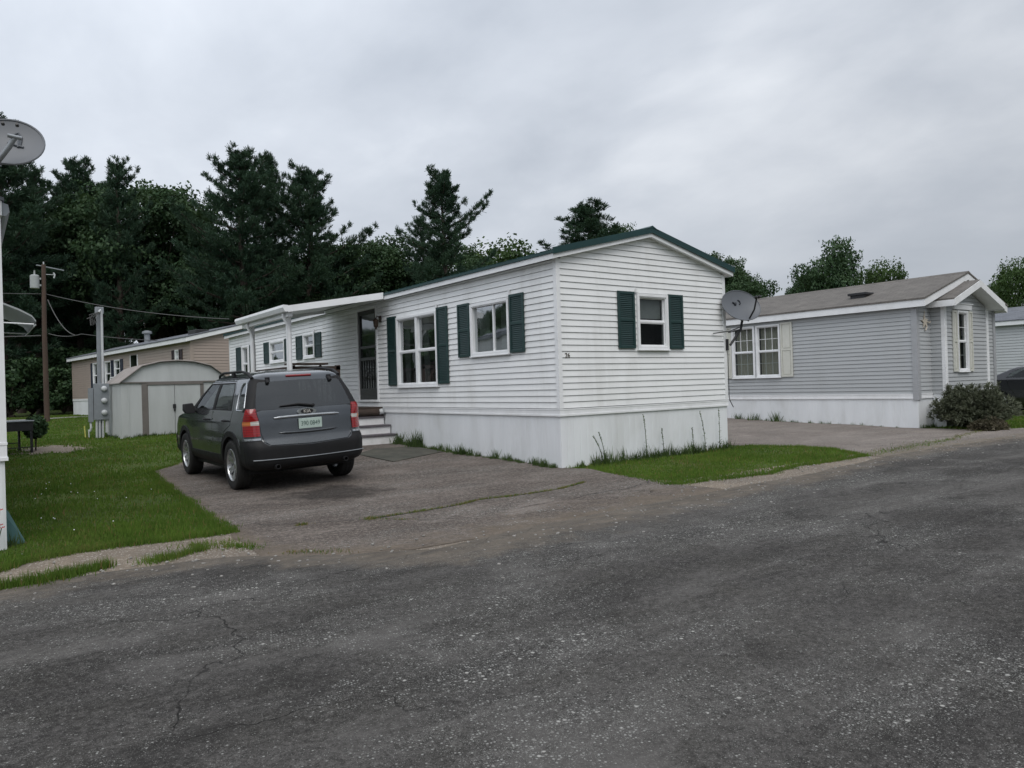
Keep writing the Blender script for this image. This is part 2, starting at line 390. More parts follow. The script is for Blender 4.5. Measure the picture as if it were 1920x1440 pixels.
GREYBED = [(11.2, -0.35), (11.25, -1.1), (10.95, -1.75), (12.2, -2.25), (14.0, -2.45), (30.0, -2.6), (30, 3), (23, 3), (19.5, 0.5), (16, 0.5), (15.7, -0.3)]

def grid_mesh(name, X, Y, Z, mat, attr=None, kind='structure', flipattr=None):
    ny, nx = X.shape
    co = np.stack([X, Y, Z], -1).reshape(-1, 3)
    i = np.arange(ny * nx).reshape(ny, nx)
    f = np.stack([i[:-1, :-1], i[:-1, 1:], i[1:, 1:], i[1:, :-1]], -1).reshape(-1, 4)
    me = bpy.data.meshes.new(name); me.from_pydata(co.tolist(), [], f.tolist())
    if attr is not None:
        a = me.attributes.new('edge', 'FLOAT', 'POINT'); a.data.foreach_set('value', attr.reshape(-1).astype('f'))
    me.materials.append(mat); o = bpy.data.objects.new(name, me); COL.objects.link(o); smooth_obj(o)
    if kind: o['kind'] = kind
    return o

# --- materials of the ground
def soil_mat():
    t = NT('lawn_soil'); p = t.pos()
    a = t.rng(t.noise(p, 0.5, 5, 0.6), 0.35, 0.65); b = t.noise(p, 9, 5, 0.7)
    c = t.mix(a, (0.040, 0.075, 0.016), (0.070, 0.11, 0.022))
    c = t.mix(t.rng(b, 0.45, 0.7), c, (0.11, 0.105, 0.045))
    # worn patches by the shed and the patio table
    w = t.rng(t.noise(t.map(p, (1.0, 0.35, 1)), 0.8, 5, 0.65), 0.60, 0.70)
    c = t.mix(t.math('MULTIPLY', w, 0.55), c, (0.17, 0.125, 0.085))
    t.bsdf(c, 0.95, 0, t.bump(b, 0.6, 0.02), 0.1); return t.m
def sand_mat():
    t = NT('sandy_verge'); p = t.pos()
    a = t.noise(p, 1.1, 6, 0.65); b = t.noise(p, 26, 5, 0.75)
    c = t.mix(t.rng(a, 0.35, 0.65), (0.150, 0.128, 0.108), (0.245, 0.202, 0.155))
    c = t.mix(t.math('MULTIPLY', t.rng(b, 0.42, 0.66), .5), c, (0.14, 0.12, 0.10))
    v = t.vor(p, 90, 'F1', 1.0, 1); sepc = t.n('ShaderNodeSeparateColor'); t.l(v, sepc.inputs[0])
    c = t.mix(t.rng(sepc.outputs[0], 0.90, 0.94), c, (0.42, 0.39, 0.35))
    t.bsdf(c, 0.95, 0, t.bump(b, 0.7, 0.012), 0.15); return t.m
def asphalt(name, base, pale, sand, tint, crack=0.8, rough=0.9, speck=0.5, brown=0.0, flow=0.0, edge_w=0.35, specks_scale=70, wear=0.55, blotch=.5, grain=.35, stain=None):
    t = NT(name); p = t.pos()
    big = t.noise(t.map(p, (0.22, 0.9, 1), (0, 0, flow)), 0.9, 5, 0.6, 0.35)
    mid = t.noise(t.map(p, (0.7, 1.1, 1)), 2.6, 6, 0.65)
    fine = t.noise(p, 55, 5, 0.75); micro = t.noise(p, 210, 3, 0.7)
    c = t.mix(t.rng(big, 0.40, 0.60), tuple(base), tuple(pale))
    stre = t.noise(t.map(p, (0.10, 2.2, 1), (0, 0, flow), (3, 1, 0)), 1.0, 6, 0.7, 0.2)
    c = t.mix(t.math('MULTIPLY', t.rng(stre, 0.56, 0.70), wear), c, tuple(min(x * 1.75, 1) for x in pale))
    c = t.mix(t.math('MULTIPLY', t.rng(stre, 0.44, 0.30), wear), c, tuple(x * 0.62 for x in base))
    c = t.mix(t.math('MULTIPLY', t.rng(mid, 0.42, 0.72), 0.5), c, tuple(tint))
    gr = t.noise(t.map(p, (1, 1, 1), (0, 0, 0), (5, 2, 0)), 21, 6, 0.8)
    c = t.mix(t.math('MULTIPLY', t.rng(gr, 0.50, 0.62), grain), c, tuple(min(x * 1.9, 1) for x in pale))
    c = t.mix(t.math('MULTIPLY', t.rng(gr, 0.48, 0.38), grain), c, tuple(x * 0.5 for x in base))
    g1 = t.rng(fine, 0.3, 0.7, 0.50, 1.50); g2 = t.rng(micro, 0.3, 0.7, 0.50, 1.55)
    gm = t.math('MULTIPLY', g1, g2); cc = t.n('ShaderNodeCombineColor')
    for i in range(3): t.l(gm, cc.inputs[i])
    c = t.mix(1.0, c, cc.outputs[0], 'MULTIPLY')
    bt = t.noise(t.map(p, (0.55, 1.0, 1), (0, 0, 0.2), (11, 4, 0)), 1.25, 8, 0.72, 0.5)
    c = t.mix(t.math('MULTIPLY', t.rng(bt, 0.52, 0.68), blotch), c, tuple(min(x * 1.9, 1) for x in pale))
    c = t.mix(t.math('MULTIPLY', t.rng(bt, 0.46, 0.34), blotch), c, tuple(x * 0.55 for x in base))
    # exposed stones, in patches
    patch = t.rng(t.noise(t.map(p, (0.5, 1.0, 1), (0, 0, 0), (4, 9, 0)), 1.1, 6, 0.7), 0.46, 0.60)
    for sc, hi, colr, lo in ((specks_scale * 3.1, 1.0, (0.24, 0.24, 0.225), 0.60), (specks_scale, 1.0, (0.36, 0.36, 0.34), 0.72), (specks_scale * 1.9, 1.0, (0.27, 0.27, 0.255), 0.66), (specks_scale * 0.5, 1.0, (0.50, 0.49, 0.46), 0.955)):
        x = t.n('ShaderNodeTexVoronoi'); t.l(t.map(p, (1, 1, 1), (0, 0, 0.3)), x.inputs['Vector']); x.inputs['Scale'].default_value = sc
        sp = t.n('ShaderNodeSeparateColor'); t.l(x.outputs['Color'], sp.inputs[0])
        near = t.rng(x.outputs['Distance'], 0.22, 0.42, 1.0, 0.0)
        pick = t.rng(t.math('ADD', sp.outputs[0], t.math('MULTIPLY', patch, 0.34)), lo + 0.24, lo + 0.28)
        c = t.mix(t.math('MULTIPLY', t.math('MULTIPLY', near, pick), speck), c, colr)
    if stain:
        sx = t.n('ShaderNodeVectorMath'); sx.operation = 'DISTANCE'; t.l(p, sx.inputs[0]); sx.inputs[1].default_value = (stain[0], stain[1], 0)
        sd2 = t.math('ADD', sx.outputs['Value'], t.math('MULTIPLY', t.math('SUBTRACT', t.noise(p, 2.6, 7, 0.72), 0.5), 1.9))
        c = t.mix(t.rng(sd2, stain[2] * 0.5, stain[2] * 1.5, 0.72, 0.0, True), c, (0.022, 0.020, 0.019))
    # cracks: a few, wandering
    wv = t.n('ShaderNodeVectorMath'); wv.operation = 'ADD'
    nz = t.n('ShaderNodeTexNoise'); t.l(p, nz.inputs['Vector']); nz.inputs['Scale'].default_value = 1.6; nz.inputs['Detail'].default_value = 6
    sc_ = t.n('ShaderNodeVectorMath'); sc_.operation = 'SCALE'; sc_.inputs['Scale'].default_value = 0.9; t.l(nz.outputs['Color'], sc_.inputs[0])
    t.l(p, wv.inputs[0]); t.l(sc_.outputs[0], wv.inputs[1])
    dv = t.n('ShaderNodeTexVoronoi'); dv.feature = 'DISTANCE_TO_EDGE'; t.l(t.map(wv.outputs[0], (0.6, 1.2, 1)), dv.inputs['Vector']); dv.inputs['Scale'].default_value = 0.42
    ck = t.rng(dv.outputs['Distance'], 0.0006, 0.0026, 1.0, 0.0)
    cm = t.rng(t.noise(t.map(p, (1, 1, 1), (0, 0, 0), (2, 5, 0)), 0.5, 3), 0.50, 0.58)
    ckf = t.math('MULTIPLY', t.math('MULTIPLY', ck, cm), crack)
    c = t.mix(ckf, c, (0.012, 0.012, 0.012))
    # loose sand along the edge
    at = t.n('ShaderNodeAttribute'); at.attribute_name = 'edge'
    dn = t.math('ADD', at.outputs['Fac'], t.math('MULTIPLY', t.math('SUBTRACT', t.noise(p, 2.1, 7, 0.72), 0.5), edge_w * 3.2))
    sf = t.rng(dn, 0.0, edge_w, 1.0, 0.0, True)
    sn = t.mix(t.rng(t.noise(p, 3.2, 7, 0.75), 0.40, 0.62), tuple(x * 0.62 for x in sand), tuple(sand))
    sn = t.mix(t.rng(t.noise(p, 40, 4, 0.75), 0.45, 0.62), sn, tuple(x * 0.7 for x in sand))
    c = t.mix(t.math('MULTIPLY', sf, t.rng(t.noise(t.map(p, (0.6, 2.4, 1)), 4.0, 6, 0.7), 0.35, 0.6, 0.35, 0.95)), c, sn)
    h = t.math('ADD', t.math('MULTIPLY', fine, 0.5), t.math('ADD', t.math('MULTIPLY', micro, 0.6), t.math('MULTIPLY', ckf, -1.5)))
    t.bsdf(c, rough, 0, t.bump(h, 1.0, 0.008), 0.08); return t.m
MT['soil'] = soil_mat(); MT['sand'] = sand_mat()
MT['road'] = asphalt('road_asphalt', (0.0455, 0.0430, 0.0412), (0.079, 0.0750, 0.0710), (0.200, 0.172, 0.142), (0.062, 0.059, 0.052), flow=0.10, speck=0.85, crack=.65, edge_w=0.55, wear=.7, blotch=.62, grain=.36)
MT['drive'] = asphalt('driveway_asphalt', (0.098, 0.083, 0.073), (0.150, 0.129, 0.114), (0.20, 0.165, 0.13), (0.084, 0.068, 0.060), speck=0.85, crack=1.0, edge_w=0.26, wear=0.15, blotch=.42, grain=.55, stain=(-3.75, .15, .62))
MT['drive2'] = asphalt('far_driveway', (0.170, 0.148, 0.132), (0.215, 0.190, 0.170), (0.22, 0.19, 0.145), (0.145, 0.124, 0.115), speck=0.4, crack=0.8, edge_w=0.16, wear=0.3, blotch=.3, grain=.25)

# --- base sheet
def axis(lo, hi, step, far):
    a = np.arange(lo, hi + 1e-6, step); k = np.geomspace(1, far, 14)
    return np.concatenate([(lo - k)[::-1], a, hi + k])
ax_, ay_ = axis(-16, 26, 0.35, 420), axis(-5, 42, 0.35, 420)
X, Y = np.meshgrid(ax_, ay_); grid_mesh('ground', X, Y, G(X, Y) - 0.002, MT['soil'])
# --- sandy verge between road and lots (4 mm above)
xs = np.arange(-22, 32, 0.2); rows = np.linspace(0, 1, 9)
top = np.where(xs < -5.45, lawn_front(xs) + 0.12, np.where(xs < -0.2, -1.6, np.where(xs < 4.6, -2.35, -2.15)))
yb = road_edge(xs) - 0.8
X = np.tile(xs, (9, 1)); Y = yb[None] * (1 - rows[:, None]) + top[None] * rows[:, None]
grid_mesh('verge', X, Y, G(X, Y) + 0.003, MT['sand'])
# --- driveway of the white house
ys = np.arange(-3.6, 9.2, 0.16); u = np.linspace(0, 1, 34)
xl = drive_left(ys); xr = np.where(ys < -0.05, np.interp(ys, [-3.6, -2.6, -1.2, -0.45, 0], [-0.2, -0.25, 0.0, 0.22, 0.06]), 0.05) + np.where(ys < -0.3, wob(ys, 4, 0.04, 4), 0)
X = xl[:, None] * (1 - u[None]) + xr[:, None] * u[None]; Y = np.tile(ys[:, None], (1, len(u)))
front = road_edge(X) - 0.15
Y = np.where(Y < front, front, Y)
edge = np.minimum(np.minimum(X - xl[:, None], 1.6 + 0 * X), (Y - (front + 0.22)) * 0.36)
grid_mesh('driveway', X, Y, G(X, Y) + 0.007, MT['drive'], edge)
# --- driveway between the two houses
ys = np.arange(-2.95, 12, 0.2); u = np.linspace(0, 1, 30)
xl = np.interp(ys, [-2.95, -2.6, -1.6, -0.8, 0.1, 1.2, 12], [4.3, 4.45, 5.15, 5.3, 4.9, 4.25, 4.15]) + wob(ys, 6, 0.05, 3); xr = np.interp(ys, [-2.95, -2.4, -1.75, -0.9, -0.3, 12], [14.0, 12.8, 11.1, 11.2, 11.15, 11.15])
X = xl[:, None] * (1 - u[None]) + xr[:, None] * u[None]; Y = np.tile(ys[:, None], (1, len(u)))
front = road_edge(X) - 0.1; Y = np.where(Y < front, front, Y)
edge = np.minimum(np.minimum(X - xl[:, None], xr[:, None] - X + 0.25), (Y - front - .2) * .4)
grid_mesh('side_driveway', X, Y, G(X, Y) + 0.007, MT['drive2'], edge)
# --- road
xs = np.concatenate([np.arange(-60, -14, 1.0), np.arange(-14, 26, 0.12), np.arange(26, 90, 1.0)]); k = np.concatenate([np.linspace(0, 0.9, 10), np.linspace(1.2, 9.5, 22)])
X = np.tile(xs, (len(k), 1)); Y = road_edge(xs)[None] - k[:, None]
ed = np.tile(k[:, None], (1, len(xs)))
wide = np.interp(xs, [-60, -5.8, -5.0, -2, 1.2, 3, 6, 60], [-0.02, -0.02, -0.25, -0.28, -0.12, -0.05, -0.08, -0.05])
ed = ed + wide[None]
grid_mesh('road', X[::-1], Y[::-1], 0 * X + 0.012, MT['road'], ed[::-1])
# --- a distant lane behind the houses
mb = MB()
P0 = [(-12, 36.4), (-4.8, 36.2), (-3.0, 35.4), (-0.5, 33.5)]
for i in range(len(P0) - 1):
    (a, b), (c, d) = P0[i], P0[i + 1]
    mb.quad((a, b, g(a, b) + .012), (c, d, g(c, d) + .012), (c, d + 1.7, g(c, d + 1.7) + .012), (a, b + 1.7, g(a, b + 1.7) + .012))
o = mb.build('back_lane', simple('lane', (0.26, 0.25, 0.235), 0.9, 0.1, 2)); o['kind'] = 'structure'
# worn bare dirt by the patio table
def blob(cx, cy, rx, ry, dz, name, mat, seed, rot=0.0):
    r = random.Random(seed); n = 40; vs = [(cx, cy, g(cx, cy) + dz)]
    ph = [r.uniform(0, 6.28) for _ in range(5)]
    for i in range(n):
        a = 2 * pi * i / n; k = 1 + 0.14 * sin(2 * a + ph[0]) + 0.10 * sin(3 * a + ph[1]) + 0.08 * sin(7 * a + ph[2]) + 0.05 * sin(13 * a + ph[3])
        px, py = rx * k * cos(a), ry * k * sin(a); px, py = px * cos(rot) - py * sin(rot), px * sin(rot) + py * cos(rot)
        vs.append((cx + px, cy + py, g(cx + px, cy + py) + dz))
    mb = MB(); mb.add(vs, [(0, 1 + i, 1 + (i + 1) % n) for i in range(n)])
    o = mb.build(name, mat); o['kind'] = 'structure'; return o
blob(-6.05, 11.4, 0.62, 1.35, 0.006, 'bare_dirt', MT['sand'], 3, -0.1)

# --- grass: individual blades, thinned with distance
BARE = [(-6.05, 11.4, 0.55, 1.2)]
HOUSES = [(0, 0, 4.17, 18.1), (-11.6, -0.95, -7.33, 14), (11.15, -0.6, 15.65, 18), (-4.2, 13.5, -1.3, 16.1), (23, -0.3, 28, 15)]
def grass_ok(x, y):
    ok = np.zeros(x.shape, bool)
    lawn = (x < drive_left(y)) & (y > lawn_front(x)) & (y < 7.2)
    lawn |= (y >= 7.2) & (x < 0)
    lawn |= (y > 6) & (x < 0) & (x < -2.4) & (x < drive_left(y))
    ok |= lawn & (x > -40)
    ok |= in_poly(x, y, WEDGE) | in_poly(x, y, GREYBED)
    ok |= (y > 12) & (x > 4.3) & (x < 11)
    for a, b, c, d in HOUSES: ok &= ~((x > a - 0.02) & (x < c + 0.02) & (y > b - 0.02) & (y < d))
    for a, b, c, d in BARE: ok &= ~((((x - a) / c) ** 2 + ((y - b) / d) ** 2) < 0.8 + 0.4 * np.sin(x * 9) * np.sin(y * 7))
    ok &= ~((y > 35.2) & (y < 38.3) & (x < -0.5))
    return ok
def blades(name, x, y, h, w, mat, seed, parent=None, lean=0.5, zoff=0.0, tagd=True):
    r = np.random.default_rng(seed); n = len(x)
    z = G(x, y) + zoff; a = r.uniform(0, 2 * pi, n); b = r.uniform(0, 2 * pi, n); l = r.uniform(0.1, 1, n) * lean * h
    v = np.empty((n, 3, 3)); dx, dy = np.cos(a) * w / 2, np.sin(a) * w / 2
    v[:, 0] = np.stack([x - dx, y - dy, z], -1); v[:, 1] = np.stack([x + dx, y + dy, z], -1)
    v[:, 2] = np.stack([x + np.cos(b) * l, y + np.sin(b) * l, z + h], -1)
    me = bpy.data.meshes.new(name); me.vertices.add(3 * n); me.vertices.foreach_set('co', v.reshape(-1))
    me.loops.add(3 * n); me.loops.foreach_set('vertex_index', np.arange(3 * n, dtype='i'))
    me.polygons.add(n); me.polygons.foreach_set('loop_start', np.arange(0, 3 * n, 3, dtype='i')); me.update(calc_edges=True)
    me.materials.append(mat); o = bpy.data.objects.new(name, me); COL.objects.link(o)
    if parent: o.parent = parent
    return o
r = np.random.default_rng(5)
N = 900000
rad = 6.3 * np.exp(r.uniform(0, 1, N) * math.log(52 / 6.3)); th = r.uniform(-0.72, 0.78, N) + math.atan2(cf.x, cf.y)
gx = CAM.x + rad * np.sin(th); gy = CAM.y + rad * np.cos(th)
tuft = 0.5 + 0.5 * np.sin(gx * 2.1 + np.sin(gy * 1.7)) * np.sin(gy * 2.6 + 1)
pat = np.sin(gx * .9 + 1.3 * np.sin(gy * .55)) + np.sin(gy * 1.1 + np.sin(gx * 1.9)) + .6 * np.sin(gx * 4.1 + gy * 3.3)
k = grass_ok(gx, gy) & (r.uniform(0, 1, N) < 0.50 + 0.42 * tuft - .34 * (pat > .95))
gx, gy, rad = gx[k], gy[k], rad[k]
hh = (0.020 + 0.036 * r.random(len(gx)) ** 1.6) * (0.7 + 0.55 * tuft[k] + .12 * pat[k]) * (1 + 0.010 * rad); ww = 0.0045 + 0.00085 * rad
o = blades('grass', gx, gy, hh, ww, MT['grass'], 1); tag(o, kind='stuff', label='short mown green grass on the lawns', cat='grass')
# coarser grass in the verge, crack lines and lawn fringe
pts = []
def scatter(n, fx, fy, hmin, hmax):
    for _ in range(n):
        t_ = random.random(); pts.append((fx(t_), fy(t_), random.uniform(hmin, hmax)))
gs = random.gauss
def strip(P, n, wx, hmin, hmax):
    L = [math.dist(P[i], P[i + 1]) for i in range(len(P) - 1)]
    for _ in range(n):
        t_ = random.random() * sum(L)
        for i, l in enumerate(L):
            if t_ <= l: break
            t_ -= l
        q = t_ / l; x = P[i][0] * (1 - q) + P[i + 1][0] * q; y = P[i][1] * (1 - q) + P[i + 1][1] * q
        cl_n = abs(sin(x * 11.3 + y * 2) * sin(x * 4.1 + y * 3 + 1) + .35 * sin(x * 27))
        if random.random() > .25 + 1.1 * cl_n: continue
        d = wx * (0.3 + 1.1 * cl_n)
        pts.append((x + gs(0, d), y + gs(0, d), random.uniform(hmin, hmax)))
for _ in range(9000):       # ragged fringe of the lawn front
    x = random.uniform(-9.5, -5.5); pts.append((x, float(lawn_front(x)) + gs(0, 0.045) - 0.02, random.uniform(0.02, 0.07)))
for _ in range(4500):
    y = random.uniform(-1.6, 6); pts.append((float(drive_left(y)) + gs(0, 0.04), y, random.uniform(0.02, 0.06)))
strip([(-7.6, -2.66), (-7.2, -2.62), (-6.85, -2.5), (-6.72, -2.42)], 3600, 0.06, 0.03, 0.10)
strip([(-6.45, -2.52), (-6.2, -2.45), (-5.98, -2.28)], 1300, 0.05, 0.03, 0.08)
strip([(-6.05, -2.05), (-5.85, -2.2), (-5.7, -2.45), (-5.6, -2.62)], 900, 0.09, 0.02, 0.06)
strip(WEDGE[3:13], 8500, 0.05, 0.02, 0.06)
strip([(4.3, -2.6), (5.2, -2.5), (6.6, -2.45), (8.2, -2.3)], 1100, 0.12, 0.02, 0.05)
fr = np.array(pts)
o = blades('verge_grass', fr[:, 0], fr[:, 1], fr[:, 2], 0.007 + 0 * fr[:, 0], MT['grass'], 2, zoff=0.005); tag(o, kind='stuff', label='ragged grass fringe along lawn edges', cat='grass')
pts = []
CR = [(-4.23, -2.0), (-3.59, -1.97), (-3.1, -1.9), (-2.75, -1.77), (-2.1, -1.84), (-1.54, -1.79), (-0.9, -1.55)]
strip(CR, 2600, 0.016, 0.01, 0.035)
strip([(-5.6, -1.4), (-5.47, -1.38), (-5.42, -1.36)], 120, 0.03, 0.01, 0.03)
strip([(-4.98, -1.82), (-4.88, -1.8)], 160, 0.03, 0.01, 0.035)
strip([(-4.3, -1.99), (-4.2, -2.0)], 200, 0.04, 0.01, 0.035)
strip([(-4.2, -2.1), (-3.95, -2.4)], 160, 0.02, 0.01, 0.03)
strip([(-5.5, -2.95), (-5.35, -3.05), (-5.1, -3.3)], 260, 0.04, 0.01, 0.03)
strip([(8.0, -2.35), (9.0, -2.1), (9.8, -1.95), (10.9, -1.8)], 900, 0.07, 0.01, 0.04)
strip([(5.0, -2.5), (6.5, -2.3), (8, -2.3)], 900, 0.15, 0.01, 0.04)
fr = np.array(pts)
o = blades('crack_grass', fr[:, 0], fr[:, 1], fr[:, 2], 0.006 + 0 * fr[:, 0], MT['grass_dry'], 3, zoff=0.008); tag(o, kind='stuff', label='dry grass growing along the driveway crack', cat='grass')
# the open crack itself
mb = MB()
rr = random.Random(4)
fine = []
for i in range(len(CR) - 1):
    for j in range(8): 
        q = j / 8; fine.append((CR[i][0] * (1 - q) + CR[i + 1][0] * q, CR[i][1] * (1 - q) + CR[i + 1][1] * q + rr.uniform(-.02, .02)))
for i in range(len(fine) - 1):
    (a, b), (c, d) = fine[i], fine[i + 1]; w = .006 + .005 * rr.random()
    mb.quad((a, b - w, g(a, b) + .0105), (c, d - w, g(c, d) + .0105), (c, d + w, g(c, d) + .0105), (a, b + w, g(a, b) + .0105))
o = mb.build('driveway_crack', MT['dark']); o['kind'] = 'structure'
# finer open cracks in road and driveway, each a thin dark wandering sliver
def crack_line(P_, name, w0, z_, seed, jit=.03):
    q = random.Random(seed); pts_ = []
    for i in range(len(P_) - 1):
        L = math.dist(P_[i], P_[i + 1]); n = max(int(L / .07), 1)
        for j in range(n): pts_.append((P_[i][0] + (P_[i + 1][0] - P_[i][0]) * j / n + q.gauss(0, jit), P_[i][1] + (P_[i + 1][1] - P_[i][1]) * j / n + q.gauss(0, jit)))
    mb_ = MB(); pv = None
    for i in range(len(pts_)):
        a, b = pts_[max(i - 1, 0)], pts_[min(i + 1, len(pts_) - 1)]; dx, dy = b[0] - a[0], b[1] - a[1]; l = math.hypot(dx, dy) or 1; w = w0 * (.3 + q.random()) * (1 if 0 < i < len(pts_) - 1 else .1)
        x, y = pts_[i]; zz = g(x, y) + z_; cur = ((x - dy / l * w, y + dx / l * w, zz), (x + dy / l * w, y - dx / l * w, zz))
        if pv: mb_.quad(pv[0], pv[1], cur[1], cur[0])
        pv = cur
    o_ = mb_.build(name, MT['dark']); o_['kind'] = 'structure'
crack_line([(-5.3, -1.35), (-4.9, -1.75), (-4.3, -2.02)], 'driveway_crack', .005, .0112, 1)
crack_line([(-4.2, -2.05), (-3.95, -2.35), (-3.5, -2.75)], 'driveway_crack', .004, .0112, 2)
crack_line([(-2.9, -2.6), (-1.8, -2.45), (-.9, -2.35), (-.1, -2.1)], 'driveway_crack', .006, .0112, 3, .02)
crack_line([(-3.2, -.6), (-2.1, -.2), (-1.2, -.35), (-.4, .1)], 'driveway_crack', .004, .0112, 4)

# ================================================================== MOBILE HOMES
LAP = 0.1016
class Plane:                                 # a wall plane: origin, horizontal axis U, outward normal N
    def __init__(s, O, U, N): s.O, s.U, s.N = Vector(O), Vector(U), Vector(N)
    def p(s, u, z, d=0.0): return s.O + s.U * u + Vector((0, 0, z)) + s.N * d
    def M(s):                                # local (u, n, z) -> house space
        m_ = Matrix((s.U, s.N, Vector((0, 0, 1)))).transposed().to_4x4(); m_.translation = s.O; return m_
def siding(pl, u0, u1, z0, z1, openings=(), gable=None, t=0.016, lap=LAP):
    """real clapboards; gable=(z_spring, u_ridge, z_ridge)"""
    mb = MB(); n = int(math.ceil((z1 - z0) / lap)) + 1
    cuts = sorted({o[2] for o in openings} | {o[3] for o in openings})
    for k in range(n):
        zb, zt = z0 + k * lap, min(z0 + (k + 1) * lap, z1)
        if zt - zb < 1e-4: continue
        slot = 0.0060 if zt - zb > lap * .8 else 0
        zs = sorted([zb] + [c for c in cuts if zb + 1e-4 < c < zt - 1e-4] + [zt - slot, zt]) if slot else [zb] + [c for c in cuts if zb + 1e-4 < c < zt - 1e-4] + [zt]
        for za, zc in zip(zs[:-1], zs[1:]):
            iv = [(u0, u1)]
            for (a, b, c, d) in openings:
                if c < zc - 1e-4 and d > za + 1e-4:
                    nv = []
                    for (p, q) in iv:
                        if b <= p or a >= q: nv.append((p, q)); continue
                        if a > p: nv.append((p, a))
                        if b < q: nv.append((b, q))
                    iv = nv
            oa, oc = t * (1 - (za - zb) / lap), t * (1 - (zc - zb) / lap)
            if slot and za >= zt - slot - 1e-5: oa = oc = -.014
            for (p, q) in iv:
                def lim(u, z):
                    if not gable or z <= gable[0]: return u
                    f = (z - gable[0]) / (gable[2] - gable[0]); lo = u0 + (gable[1] - u0) * f; hi = u1 + (gable[1] - u1) * f
                    return min(max(u, lo), hi)
                pa, qa, pc, qc = lim(p, za), lim(q, za), lim(p, zc), lim(q, zc)
                if qa - pa < 1e-3: continue
                mb.quad(pl.p(pa, za, oa), pl.p(qa, za, oa), pl.p(qc, zc, oc), pl.p(pc, zc, oc))
                if oa > 0 and qa - pa > 3.2:          # lap joint of two lengths of vinyl
                    for uj in np.arange(pa + .6 + (k * 1.37) % 2.4, qa - .4, 3.66):
                        if uj > pc + .05 and uj < qc - .05: mb.add([pl.p(uj, za, oa + .0005), pl.p(uj + .03, za, oa + .003), pl.p(uj + .03, zc, oc + .003), pl.p(uj, zc, oc + .0005), pl.p(uj + .032, za, oa - .001), pl.p(uj + .032, zc, oc - .001)], [(0, 1, 2, 3), (1, 4, 5, 2)])
                if za == zb: mb.quad(pl.p(pa, za, -.014), pl.p(qa, za, -.014), pl.p(qa, za, oa), pl.p(pa, za, oa))
    return mb
def shutter(par, pl, u0, u1, z0, z1, mat, slats=True, name='shutter', panel=False):
    M = pl.M(); mb = MB(); w = 0.045; d0, d1 = 0.018, 0.045
    mb.box(u0, d0, z0, u0 + w, d1, z1, M).box(u1 - w, d0, z0, u1, d1, z1, M)
    zm = (z0 + z1) / 2
    for a, b in ((z0, z0 + w), (zm - w / 2, zm + w / 2), (z1 - w, z1)): mb.box(u0 + w, d0, a, u1 - w, d1, b, M)
    mb.box(u0 + w, d0, z0 + w, u1 - w, d0 + 0.006, z1 - w, M)
    if panel:
        for a, b in ((z0 + w, zm - w / 2), (zm + w / 2, z1 - w)): mb.box(u0 + w + .03, d0 + .006, a + .03, u1 - w - .03, d1 - .006, b - .03, M)
    elif slats:
        for a, b in ((z0 + w, zm - w / 2), (zm + w / 2, z1 - w)):
            n = max(int((b - a) / 0.032), 2); s_ = (b - a) / n
            for i in range(n):
                z = a + i * s_
                mb.quad(pl.p(u0 + w, z + .002, d1 - .004), pl.p(u1 - w, z + .002, d1 - .004), pl.p(u1 - w, z + s_ * .9, d0 + .008), pl.p(u0 + w, z + s_ * .9, d0 + .008))
    return mb.build(name, mat, par)
